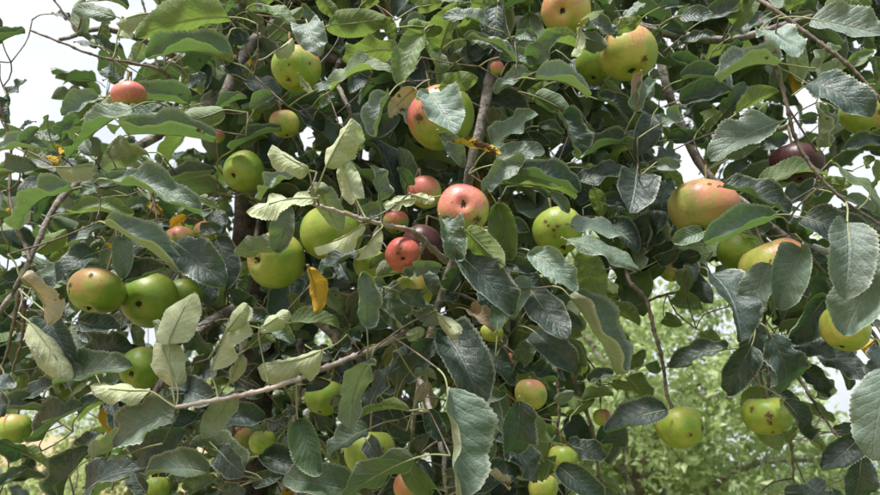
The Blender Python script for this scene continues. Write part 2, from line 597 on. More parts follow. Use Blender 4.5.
def wood(name, pts, mat=BARK, n=None, sides=8, knob=0.12, label=None):
    """pts: (px, py, z, radius in mm)"""
    w = [np.r_[P(x, y, z), r / 1000.0] for x, y, z, r in pts]
    n = n or max(8, 5 * len(pts))
    q = spline(w, n)
    jit = rng.normal(size=(n, 3)) * 0.0008 * min(1, 3 / len(pts))
    jit[0] = 0
    q[:, :3] += jit
    if mat is not BARK:
        n2_ = n * 3
        tt = np.linspace(0, n - 1, n2_)
        q2 = np.stack([np.interp(tt, np.arange(n), q[:, c_]) for c_ in range(4)], 1)
        q2[:, 3] *= 1 + 0.38 * (np.arange(n2_) % 7 == 3) + 0.12 * (np.arange(n2_) % 7 == 4)
        v, f = tube_geo(to_tree(q2[:, :3]), np.maximum(q2[:, 3], 0.0006), sides, knob)
    else:
        v, f = tube_geo(to_tree(q[:, :3]), np.maximum(q[:, 3], 0.0006), sides, knob)
    o = mesh_obj(name, v, f, mat, tree)
    if label:
        o['label'] = label
    for i in range(n):
        NODES.append((q[i, :3], q[i, 3]))
    return o


# trunk from the ground up through the dark gap, then the limbs
tr_base = np.array([TB[0], TB[1], -0.1])
tp = [np.r_[tr_base, 0.062], np.r_[TB[0] + 0.01, TB[1], 0.9, 0.046], np.r_[P(258, 330, 1.35), 0.038], np.r_[P(250, 240, 1.34), 0.036],
      np.r_[P(258, 150, 1.33), 0.034], np.r_[P(285, 40, 1.32), 0.030], np.r_[P(300, -120, 1.4), 0.024], np.r_[P(330, -420, 1.6), 0.012]]
q = spline(tp, 46)
v, f = tube_geo(to_tree(q[:, :3]), q[:, 3], 14, 0.14)
mesh_obj('trunk', v, f, BARK_OLD, tree, )
for i in range(18, 46):
    NODES.append((q[i, :3], q[i, 3]))

wood('branch', [(272, 90, 1.32, 14), (262, 40, 1.05, 10), (240, 62, 0.95, 8), (222, 98, 0.90, 7.5), (196, 110, 0.86, 7), (150, 140, 0.80, 6), (100, 168, 0.76, 4.2), (60, 200, 0.72, 3.4), (36, 246, 0.69, 2.9), (18, 284, 0.67, 2.7), (-20, 340, 0.66, 2.3)])
wood('branch', [(292, 0, 1.33, 16), (380, -30, 1.15, 13), (450, 0, 1.02, 11), (510, 22, 0.96, 9.5), (560, 16, 0.96, 8.5), (640, 28, 0.94, 7.5), (724, 40, 0.92, 6), (800, 20, 0.9, 4), (900, -10, 0.9, 3)])
wood('branch', [(512, 22, 0.96, 8), (494, 60, 0.88, 7), (484, 110, 0.84, 7), (470, 170, 0.83, 6.5), (462, 230, 0.86, 6), (440, 300, 0.88, 5), (420, 380, 0.88, 4), (400, 520, 0.9, 3)])
wood('branch', [(655, 30, 0.94, 6.5), (668, 90, 0.92, 6), (700, 165, 0.90, 5.6), (743, 202, 0.88, 5.4), (773, 228, 0.87, 5), (812, 248, 0.86, 4.2), (880, 262, 0.86, 3)])
wood('branch', [(258, 300, 1.34, 15), (200, 330, 1.15, 10), (150, 400, 1.05, 6), (120, 440, 1.0, 3.5), (112, 490, 0.98, 2)])
wood('branch', [(258, 260, 1.34, 16), (330, 330, 1.2, 12), (420, 420, 1.1, 9), (520, 470, 1.05, 7), (590, 540, 1.0, 4)])
wood('branch', [(270, 60, 1.32, 14), (360, 60, 1.25, 11), (470, 90, 1.2, 9), (580, 150, 1.15, 7), (650, 230, 1.05, 5), (690, 300, 0.98, 3)])
wood('branch', [(256, 120, 1.34, 14), (180, 60, 1.25, 9), (110, 30, 1.1, 5), (60, 40, 1.0, 3)])
wood('branch', [(262, 200, 1.33, 15), (320, 180, 1.6, 11), (420, 160, 1.9, 8), (560, 180, 2.1, 5)])
wood('branch', [(254, 180, 1.34, 13), (200, 200, 1.6, 9), (130, 230, 1.8, 6), (80, 250, 1.9, 3)])

# shoots and twigs that can be told apart
SHOOTS = [
    ([(430, 318, 0.78, 3.6), (402, 335, 0.68, 3.0), (362, 353, 0.635, 2.8), (330, 366, 0.61, 2.7), (295, 380, 0.59, 2.5), (257, 392, 0.575, 2.3), (215, 400, 0.565, 2.1), (176, 407, 0.56, 1.7)], SHOOT, 'long pinkish brown young shoot with pale leaves'),
    ([(446, 262, 0.84, 4.0), (424, 240, 0.70, 3.0), (408, 230, 0.64, 2.3), (380, 224, 0.615, 2.2), (350, 215, 0.60, 2.0), (322, 207, 0.59, 1.9), (298, 197, 0.585, 1.6)], SHOOT, 'slim reddish young shoot in front of the green apples'),
    ([(424, 242, 0.70, 3.2), (416, 262, 0.70, 3.6), (413, 300, 0.72, 3.6), (405, 332, 0.70, 3.2)], SHOOT, None),
    ([(160, 128, 0.81, 3.2), (180, 97, 0.80, 2.6), (170, 80, 0.79, 2.4), (155, 68, 0.78, 2.0), (100, 57, 0.76, 1.6), (60, 42, 0.75, 1.3), (30, 30, 0.75, 1.2)], TWIG, 'thin bare twig sticking out against the white sky'),
    ([(158, 70, 0.78, 1.9), (152, 40, 0.79, 1.6), (142, 0, 0.8, 1.3), (130, -40, 0.8, 1)], TWIG, None),
    ([(166, 76, 0.79, 1.8), (163, 30, 0.8, 1.5), (157, -10, 0.8, 1.2)], TWIG, None),
    ([(120, 62, 0.77, 1.6), (82, 33, 0.8, 1.3), (53, -2, 0.8, 1.1), (40, -40, 0.8, 1)], TWIG, None),
    ([(30, 262, 0.65, 2), (10, 200, 0.70, 1.7), (10, 143, 0.72, 1.5), (0, 103, 0.72, 1.3), (-8, 40, 0.72, 1.1)], TWIG, None),
    ([(724, 40, 0.92, 4), (745, 0, 0.78, 2.8), (763, 2, 0.70, 2.3), (806, 33, 0.67, 2.1), (840, 58, 0.65, 2.0), (868, 85, 0.64, 1.8), (900, 125, 0.63, 1.8)], TWIG, None),
    ([(760, 20, 0.80, 2.4), (772, 55, 0.68, 2.0), (780, 80, 0.64, 1.9), (788, 110, 0.625, 1.8), (795, 137, 0.62, 1.75), (810, 164, 0.61, 1.65), (828, 186, 0.605, 1.5), (854, 208, 0.60, 1.4), (890, 230, 0.60, 1.2)], TWIG, 'arching brown shoot with crowded leaf stalks'),
    ([(640, 215, 1.02, 3.2), (627, 272, 0.84, 2.8), (645, 298, 0.82, 2.6), (654, 330, 0.80, 2.4), (662, 360, 0.79, 2.1), (667, 395, 0.78, 1.9), (673, 407, 0.77, 1.4)], TWIG, 'dark hanging twig carrying a green apple'),
    ([(690, 288, 0.88, 1.7), (655, 298, 0.85, 1.7), (630, 310, 0.84, 1.5), (612, 319, 0.83, 1.1)], TWIG, None),
    ([(548, 340, 0.98, 3.4), (566, 362, 0.88, 2.8), (578, 390, 0.86, 2.7), (592, 430, 0.85, 2.5), (598, 470, 0.85, 2.2), (602, 510, 0.86, 1.6)], TWIG, None),
    ([(556, 350, 0.9, 2.6), (555, 367, 0.86, 2.4), (559, 400, 0.85, 2.2), (558, 433, 0.85, 1.8)], TWIG, None),
    ([(790, 440, 0.76, 1.6), (792, 455, 0.76, 1.6), (794, 487, 0.77, 1.3)], TWIG, None),
    ([(765, 300, 0.86, 2.4), (764, 340, 0.79, 2.0), (767, 367, 0.77, 1.7), (770, 395, 0.76, 1.3)], TWIG, None),
    ([(765, 330, 0.8, 2.2), (800, 380, 0.76, 2.0), (822, 415, 0.72, 1.7), (848, 450, 0.70, 1.4), (870, 480, 0.70, 1.0)], TWIG, None),
    ([(20, 290, 0.64, 2), (12, 330, 0.72, 1.7), (2, 368, 0.74, 1.4), (-10, 400, 0.74, 1.1)], TWIG, None),
    ([(24, 300, 0.68, 2), (22, 340, 0.74, 1.6), (12, 372, 0.76, 1.2)], TWIG, None),
    ([(812, 248, 0.86, 3), (838, 290, 0.8, 2.6), (870, 330, 0.78, 2.2), (900, 380, 0.76, 1.6)], TWIG, None),
    ([(340, 60, 1.1, 4), (334, 76, 0.92, 3.5), (345, 100, 0.88, 3.3), (352, 120, 0.88, 3), (360, 160, 0.9, 2.4)], BARK, None),
    ([(262, 200, 1.3, 5), (246, 300, 1.0, 3.5), (240, 380, 0.86, 3), (234, 420, 0.82, 2.4), (230, 480, 0.82, 1.8)], TWIG, None),
    ([(300, 340, 1.2, 5), (300, 390, 0.9, 3), (292, 430, 0.80, 2.4), (290, 480, 0.8, 1.6)], TWIG, None),
    ([(420, 380, 0.88, 4), (440, 440, 0.80, 3.4), (448, 500, 0.78, 2.6)], BARK, None),
]
for pts, mat, lab in SHOOTS:
    wood('twig', pts, mat, label=lab, sides=7, knob=0.18)

# ------------------------------------------------------------------ apples
APPLE_PROFILE = None


def apple_mesh(sq, seed, segs=28, rows=20):
    """unit apple, stalk along +z, calyx basin at -z"""
    r = random.Random(seed)
    prof = []
    for i in range(rows + 1):
        a = math.pi * i / rows
        rr = math.sin(a)
        z = math.cos(a)
        top = math.exp(-(rr / 0.34) ** 2) if z > 0 else 0
        bot = math.exp(-(rr / 0.22) ** 2) if z < 0 else 0
        z2 = z * 0.93 - 0.40 * top + 0.20 * bot
        r2 = rr ** 0.93 * (1 + 0.05 * z)
        prof.append((r2, z2))
    lob = [r.uniform(-0.025, 0.025) for _ in range(4)]
    V, F = [], []
    lean = r.uniform(-0.09, 0.09)
    for i, (pr, pz) in enumerate(prof):
        for k in range(segs):
            an = 2 * math.pi * k / segs
            five = 1 + 0.012 * math.cos(5 * an) + lob[0] * math.cos(an) + lob[1] * math.sin(2 * an) + lob[2] * math.cos(3 * an)
            V.append((pr * five * math.cos(an), pr * five * math.sin(an), pz * sq + lean * pr * math.cos(an)))
    for i in range(rows):
        for k in range(segs):
            q = (k + 1) % segs
            F.append((i * segs + k, (i + 1) * segs + k, (i + 1) * segs + q, i * segs + q))
    return V, F


def apple_material(name, base, blush, amount, bdir, spots, seed, deep=None):
    w = NT(name)
    t = w.n('TexCoord')
    obj = t.outputs['Object']
    mp = w.n('VectorMath')
    w.put(mp.inputs[0], obj)
    mp.inputs[1].default_value = (seed * 1.7, seed * 0.9, seed * 2.3)
    pos = mp.outputs[0]
    n1 = w.noise(pos, 1.6, 4, 0.55)
    n2 = w.noise(pos, 9.0, 4, 0.6)
    # streaks running from stalk to calyx
    sep = w.n('SeparateXYZ', Vector=obj)
    ang = w.math('ARCTAN2', sep.outputs[1], sep.outputs[0])
    sv = w.n('CombineXYZ', X=w.math('MULTIPLY', ang, 8.0), Y=w.math('MULTIPLY', sep.outputs[2], 0.7), Z=float(seed))
    n3 = w.noise(sv.outputs[0], 2.4, 3, 0.6)
    g2 = tuple(x * k for x, k in zip(base, (1.25, 1.12, 1.5)))
    g1 = tuple(x * k for x, k in zip(base, (0.72, 0.9, 0.8)))
    cc = w.mix(w.step(n1, 0.35, 0.68), c4(g1), c4(g2))
    dt = w.n('VectorMath')
    dt.operation = 'DOT_PRODUCT'
    w.put(dt.inputs[0], obj)
    dt.inputs[1].default_value = tuple(bdir)
    e = w.math('ADD', dt.outputs['Value'], w.math('MULTIPLY', w.math('SUBTRACT', n1, 0.5), 1.3))
    e = w.math('ADD', e, w.math('MULTIPLY', w.math('SUBTRACT', n2, 0.5), 0.35))
    e = w.math('ADD', e, w.math('MULTIPLY', w.math('SUBTRACT', n3, 0.5), 1.0))
    thr = 1.25 - 1.6 * amount
    lo = 0.68 if blush == RED else 0.58 if blush == PINK else 0.45
    stk = w.math('ADD', lo, w.math('MULTIPLY', w.step(w.math('ADD', w.math('MULTIPLY', n3, 0.6), w.math('MULTIPLY', n2, 0.4)), 0.36, 0.62), 1.0 - lo))
    f = w.math('MULTIPLY', w.step(e, thr - 0.25, thr + 0.6), stk)
    yel = (0.48, 0.42, 0.13) if sum(blush) > 0.2 else blush
    cc = w.mix(w.math('MULTIPLY', w.step(e, thr - 0.6, thr + 0.1), 0.42), cc, c4(yel))
    rc = w.mix(n3, c4(tuple(x * 0.8 for x in blush)), c4(tuple(min(1, x * 1.25 + 0.03) for x in blush)))
    cc = w.mix(f, cc, rc)
    # pale lenticels
    vo = w.n('TexVoronoi', Scale=11.0, Vector=pos)
    ln = w.step(vo.outputs['Distance'], 0.13, 0.06)
    cc = w.mix(w.math('MULTIPLY', ln, 0.35), cc, (0.55, 0.5, 0.3, 1))
    # russet round the stalk
    rus = w.math('MULTIPLY', w.step(w.math('ADD', sep.outputs[2], w.math('MULTIPLY', n2, 0.3)), 0.55, 1.0), 0.3)
    # small dark scab specks
    vs = w.n('TexVoronoi', Scale=2.6 + (seed * 7 % 5) * 0.8, Vector=pos)
    sc = w.math('MULTIPLY', w.step(w.math('ADD', vs.outputs['Distance'], w.math('MULTIPLY', n2, 0.10)), 0.15, 0.11), w.step(n1, 0.55, 0.62))
    cc = w.mix(rus, cc, (0.30, 0.22, 0.09, 1))
    cc = w.mix(w.math('MULTIPLY', sc, 0.65), cc, (0.06, 0.04, 0.02, 1))
    scab = None
    for (sx, sy, sz, rad) in spots:
        ds = w.n('VectorMath')
        ds.operation = 'DISTANCE'
        w.put(ds.inputs[0], obj)
        ds.inputs[1].default_value = (sx, sy, sz)
        dd = w.math('ADD', ds.outputs['Value'], w.math('MULTIPLY', w.math('SUBTRACT', n2, 0.5), rad * 3.6))
        s = w.step(dd, rad * 1.1, rad * 0.7)
        hl = w.step(dd, rad * 1.9, rad * 1.2)
        halo = hl if scab is None else w.math('MAXIMUM', halo, hl)
        scab = s if scab is None else w.math('MAXIMUM', scab, s)
    rough = w.math('ADD', 0.35, w.math('MULTIPLY', n2, 0.12))
    h = n2
    if scab is not None:
        cc = w.mix(w.math('MULTIPLY', halo, 0.45), cc, (0.20, 0.10, 0.035, 1))
        cc = w.mix(w.math('MULTIPLY', scab, 0.92), cc, w.mix(n2, (0.03, 0.018, 0.012, 1), (0.13, 0.07, 0.03, 1)))
        rough = w.math('ADD', rough, w.math('MULTIPLY', scab, 0.35))
        h = w.math('SUBTRACT', n2, w.math('MULTIPLY', scab, 1.5))
    bp = w.n('Bump', Strength=0.12, Distance=0.004, Height=h)
    pr = w.n('BsdfPrincipled', Roughness=rough)
    w.put(pr.inputs['Base Color'], cc)
    w.put(pr.inputs['Normal'], bp.outputs[0])
    pr.inputs['Specular IOR Level'].default_value = 0.42
    pr.inputs['Subsurface Weight'].default_value = 0.0
    w.n('OutputMaterial', Surface=pr.outputs[0])
    return w.m


GREEN = (0.27, 0.345, 0.045)
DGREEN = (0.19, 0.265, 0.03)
YGREEN = (0.40, 0.42, 0.075)
OLIVE = (0.25, 0.25, 0.06)
PINK = (0.56, 0.105, 0.125)
RED = (0.44, 0.045, 0.06)
DRED = (0.055, 0.010, 0.012)
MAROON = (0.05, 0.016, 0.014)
ORANGE = (0.48, 0.145, 0.10)
APPLES = [
    # cx, cy, width px, height/width, z, base, blush, amount, blush dir (right, up, to camera), eye (dx, dy) or None, spots, label
    (566, 10, 50, .92, .80, YGREEN, ORANGE, .52, (-.5, .3, .8), (-.35, -.35), [], 'yellow green apple with orange flush cut by the top edge'),
    (628, 54, 57, .92, .78, YGREEN, ORANGE, .50, (-.2, .9, .3), None, [(.35, -.45, .13), (-.1, -.8, .1), (.1, -.72, .07)], 'yellow apple with a brown rot spot high right of centre'),
    (596, 64, 40, .95, .86, DGREEN, ORANGE, .0, (0, 1, 0), None, [(.1, -.3, .08)], 'shaded green apple tucked behind the yellow spotted apple'),
    (441, 118, 68, .95, .74, GREEN, PINK, .52, (-.8, .5, .2), None, [(-.62, -.15, .16), (-.5, .1, .08)], 'large apple red on one side, half hidden by a grey-green leaf'),
    (297, 69, 48, .95, .72, GREEN, PINK, .46, (.1, 1, 0), None, [(-.1, -.1, .06), (-.4, .15, .05), (.7, .05, .08), (-.5, -.25, .04), (-.2, -.65, .12), (-.35, .45, .05), (-.3, .35, .04)], 'green apple peppered with dark scab specks near the top left'),
    (129, 96, 34, .78, .70, YGREEN, PINK, .9, (0, .8, .5), None, [], 'small pink-red apple against the white sky'),
    (243, 171, 40, 1.1, .82, GREEN, ORANGE, .05, (0, 1, 0), (-.25, -.35), [], 'plain green apple in the gap above the dark trunk'),
    (276, 260, 57, .98, .70, GREEN, PINK, .56, (-.7, .8, .1), (-.55, .02), [], 'large glossy green apple with a pink shoulder left of centre'),
    (332, 234, 62, .92, .70, GREEN, ORANGE, .05, (0, 1, 0), None, [], 'large plain green apple behind the slim reddish shoot'),
    (463, 209, 52, .92, .59, YGREEN, PINK, .74, (-.2, .8, .5), (-.02, .18), [(.55, -.5, .2), (-.45, .2, .05)], 'rosy pink apple with its dried eye facing out, at picture centre'),
    (403, 255, 36, .96, .64, YGREEN, RED, 1.0, (-.2, .5, .8), (.05, -.22), [(-.2, .12, .12), (-.1, .35, .1)], 'small red apple with a dark scabbed eye'),
    (412, 293, 41, .95, .69, YGREEN, RED, .30, (.5, .6, .2), None, [], 'yellow apple with red tinge below the small red apple'),
    (371, 265, 36, .95, .74, GREEN, RED, .15, (.8, .2, .3), None, [(.5, -.1, .16)], 'small green apple with a reddish mark behind the shoot'),
    (484, 246, 40, 1.0, .68, YGREEN, ORANGE, .55, (.5, .6, .3), None, [(.3, -.2, .1)], 'orange flushed apple peeping out below the rosy pink apple'),
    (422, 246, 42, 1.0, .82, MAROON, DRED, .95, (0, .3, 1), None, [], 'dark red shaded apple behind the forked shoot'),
    (425, 192, 33, 1.0, .74, YGREEN, PINK, .8, (-.5, .7, .4), None, [], 'pink apple under the big bright leaf beside the rosy apple'),
    (396, 222, 26, .9, .76, OLIVE, RED, .5, (0, .7, .5), None, [], 'small dull reddish apple behind the leaves near centre'),
    (97, 291, 54, .82, .70, GREEN, ORANGE, .42, (-.1, .8, .5), None, [(-.62, .25, .13), (-.7, .0, .09), (.25, -.45, .1), (-.1, -.3, .04), (-.3, .1, .05), (-.05, -.62, .04), (.2, .62, .1), (.55, .4, .05), (.05, -.1, .04)], 'flattened green apple blotched with black scab on the left'),
    (150, 300, 56, .92, .74, DGREEN, ORANGE, .04, (0, 1, 0), (-.05, -.1), [], 'green apple with its eye facing out beside the blotched one'),
    (182, 298, 40, .95, .79, DGREEN, ORANGE, .06, (0, 1, 0), None, [], 'green apple half hidden behind the apple with the eye'),
    (180, 242, 32, 1.0, .80, OLIVE, PINK, .45, (-.1, .9, .2), None, [], 'small apple with pink top among yellowing leaves on the left'),
    (210, 236, 34, .9, .82, OLIVE, PINK, .50, (0, .9, .2), None, [], 'pink topped apple above the broad dark leaf'),
    (155, 185, 14, 1.1, .86, OLIVE, RED, .95, (0, .5, .6), None, [], 'tiny red apple between long leaves on the left'),
    (703, 210, 67, .86, .74, OLIVE, ORANGE, .54, (.35, .6, .6), None, [(-.1, .72, .06)], 'broad orange-brown apple right of centre above a long leaf'),
    (774, 266, 66, .85, .78, YGREEN, ORANGE, .42, (.1, .9, .3), None, [(-.28, -.05, .05), (-.1, .3, .05)], 'yellow orange apple behind folded leaves on the right'),
    (740, 252, 42, 1.0, .84, DGREEN, ORANGE, .02, (0, 1, 0), None, [], 'green apple squeezed behind the yellow orange one'),
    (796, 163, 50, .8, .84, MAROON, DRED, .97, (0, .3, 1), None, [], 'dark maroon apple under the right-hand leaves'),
    (845, 328, 46, 1.0, .64, YGREEN, ORANGE, .08, (0, 1, 0), None, [], 'yellow green apple mostly covered by the leaf at the right edge'),
    (680, 427, 46, .95, .74, GREEN, ORANGE, .10, (.3, .9, .2), None, [(.05, -.05, .11), (.72, .15, .12), (.55, -.6, .06), (.68, .45, .05)], 'green apple with brown pits hanging alone from a dark twig'),
    (767, 415, 48, .85, .73, GREEN, ORANGE, .05, (.3, .9, .2), None, [(-.35, .2, .17), (-.85, .35, .12), (-.15, -.6, .1), (.55, -.5, .07), (-.35, -.05, .1)], 'green apple with long brown scab hanging beside a leaf, lower right'),
    (14, 429, 32, 1.0, .72, GREEN, ORANGE, .30, (-.2, 1, .1), None, [], 'green apple with faint blush at the lower left edge'),
    (262, 442, 26, .95, .78, GREEN, ORANGE, .08, (-.8, .4, .1), None, [], 'small green apple in the pair low left of centre'),
    (241, 438, 24, 1.0, .83, OLIVE, ORANGE, .42, (0, .8, .2), None, [], 'small brownish apple in the pair low left of centre'),
    (370, 453, 52, .95, .76, GREEN, ORANGE, .10, (-.2, .8, .2), None, [(.55, .4, .07), (.2, .15, .06), (.6, .15, .04)], 'green apple behind the large glossy leaf at the bottom'),
    (531, 394, 32, 1.0, .78, YGREEN, PINK, .36, (.3, .9, .2), None, [], 'pale yellow apple with pink blush in the dark lower middle'),
    (506, 362, 20, 1.2, .80, OLIVE, RED, .95, (.2, .4, .8), None, [], 'small red apple peeping between dark leaves, lower middle'),
    (602, 417, 17, 1.1, .92, YGREEN, RED, .60, (.6, .5, .3), None, [], 'tiny red and yellow apple beside the hanging twigs'),
    (580, 366, 16, 1.2, .94, YGREEN, ORANGE, .22, (0, 1, 0), None, [], 'tiny yellow apple at the top of the hanging twigs'),
    (141, 368, 42, .95, .64, DGREEN, ORANGE, .02, (0, 1, 0), (-.1, -.12), [], 'shaded green apple with dark eye under the pale young leaves'),
    (325, 396, 40, 1.0, .78, DGREEN, ORANGE, .02, (0, 1, 0), None, [(-.1, -.6, .1)], 'shaded green apple beneath the long young shoot'),
    (558, 231, 50, .92, .72, GREEN, ORANGE, .05, (0, 1, 0), None, [(-.35, .0, .1), (-.3, -.25, .09), (-.2, .15, .1), (-.65, .35, .08), (-.55, .2, .06)], 'green apple with gnawed holes among leaves right of centre'),
    (672, 271, 24, .9, 1.02, YGREEN, PINK, .45, (0, .8, .3), None, [], 'small pale pink apple in the depth below the broad orange one'),
    (563, 459, 30, 1.1, .82, GREEN, ORANGE, .05, (0, 1, 0), None, [], 'green apple among dark leaves at the bottom, right of centre'),
    (284, 124, 30, .95, .84, YGREEN, ORANGE, .50, (-.4, .8, .2), None, [], 'small yellow and pink apple in the dark below the peppered one'),
    (105, 468, 25, .8, .80, GREEN, ORANGE, .15, (0, 1, 0), None, [], 'small flattened green apple near the lower left corner'),
    (120, 470, 26, .9, .86, DGREEN, ORANGE, .25, (.3, .8, .2), None, [], 'shaded brownish green apple just right of the small flattened one'),
    (408, 487, 30, 1.0, .80, OLIVE, ORANGE, .5, (-.3, .5, .6), None, [], 'dull orange apple at the bottom edge under the glossy leaf'),
    (157, 489, 26, 1.0, .76, GREEN, ORANGE, .05, (0, 1, 0), None, [], 'green apple touching the bottom edge on the left'),
    (492, 333, 24, .8, .84, YGREEN, ORANGE, .10, (0, 1, 0), None, [], 'small yellow apple in the dark right below the centre'),
    (217, 136, 15, .9, .88, YGREEN, PINK, .70, (0, .6, .6), None, [], 'tiny pink apple behind the grey limb, upper left'),
    (497, 68, 14, 1.2, .84, YGREEN, PINK, .70, (0, .6, .6), None, [], 'tiny pink apple tip above the thick twig, upper middle'),
    (543, 488, 30, .9, .84, YGREEN, ORANGE, .05, (0, 1, 0), None, [], 'yellow green apple cut by the bottom edge'),
    (863, 114, 40, 1.1, .76, GREEN, RED, .22, (.5, -.3, .8), None, [(.2, -.1, .12)], 'green apple with a red patch at the upper right edge'),
]
ATTACH = []     # points that twigs must reach: (point, radius)


def img_dir(d):
    return unit(RI * d[0] + UP * d[1] - FW * d[2])


for ai, (ax, ay, wpx, hw, z, base, blush, amt, bd, eye, spots, lab) in enumerate(APPLES):
    c = P(ax, ay, z)
    R = wpx * z / FPX / 2 / 1.0
    sq = max(0.80, min(1.12, hw * 1.06))
    rr = random.Random(100 + ai)
    if eye is not None:
        ez = math.sqrt(max(0.05, 1 - eye[0] ** 2 - eye[1] ** 2))
        down = img_dir((eye[0], eye[1], ez))
    else:
        down = unit(np.array([rr.uniform(-.35, .35), rr.uniform(-.25, .25), -1.0]))
    zax = -down
    xax = unit(np.cross(zax, [0.31, 0.9, 0.2]))
    an = rr.uniform(0, 6.28)
    yax = np.cross(zax, xax)
    xax, yax = xax * math.cos(an) + yax * math.sin(an), -xax * math.sin(an) + yax * math.cos(an)
    M = np.stack([xax, yax, zax], 1)
    loc_b = M.T @ img_dir(bd)
    loc_s = []
    for (dx, dy, rad) in spots:
        dz = math.sqrt(max(0.02, 1 - dx * dx - dy * dy))
        loc_s.append(tuple(M.T @ img_dir((dx, dy, dz)) * 0.97) + (rad * 0.85,))
    mat = apple_material('apple_skin', base, blush, amt, loc_b, loc_s, ai + 1)
    V, F = apple_mesh(sq, ai)
    o = mesh_obj('apple', V, F, mat)
    mw = Matrix(((*(M[0] * R), c[0]), (*(M[1] * R), c[1]), (*(M[2] * R), c[2]), (0, 0, 0, 1)))
    o.matrix_world = mw
    o['label'] = lab
    o['category'] = 'apple'
    o['group'] = 'apples on the tree'
    # stalk, bending up out of the cavity
    up_l = M.T @ np.array([0, 0, 1.0])
    k = 1.0
    p0 = np.array([0, 0, 0.40 * sq])
    p1 = np.array([0, 0, 1.0])
    p2 = p1 + (np.array([0, 0, 0.35]) + up_l * 0.35)
    pts = spline([p0, (p0 + p1) / 2 + np.array([.03, .02, 0]), p1, p2], 8)
    v, f = tube_geo(pts, np.linspace(0.045, 0.055, 8) * min(1.4, 0.028 / R), 6)
    s = mesh_obj('stalk', v, f, STALK, o)
    ATTACH.append((c + M @ p2 * R, 0.0016))
    # calyx: little dry sepals in the basin
    A = Acc()
    for k in range(5):
        an = k * 2 * math.pi / 5 + 0.3
        dx, dy = math.cos(an), math.sin(an)
        b = np.array([dx * 0.04, dy * 0.04, -0.745 * sq])
        sdv = np.array([-dy, dx, 0]) * 0.06
        tipv = b + np.array([dx * rr.uniform(-.02, .12), dy * rr.uniform(-.02, .12), -rr.uniform(.06, .13)])
        midp = (b + tipv) / 2 + np.array([dx, dy, 0]) * 0.03
        A.add([b - sdv, b + sdv, midp + sdv * .8, midp - sdv * .8, tipv], [(0, 1, 2, 3), (3, 2, 4)])
    th = np.linspace(0, 6.283, 9)[:-1]
    A.add([(math.cos(a_) * .085, math.sin(a_) * .085, -0.765 * sq) for a_ in th], [tuple(range(8))])
    A.build('calyx', [CALYX], o)

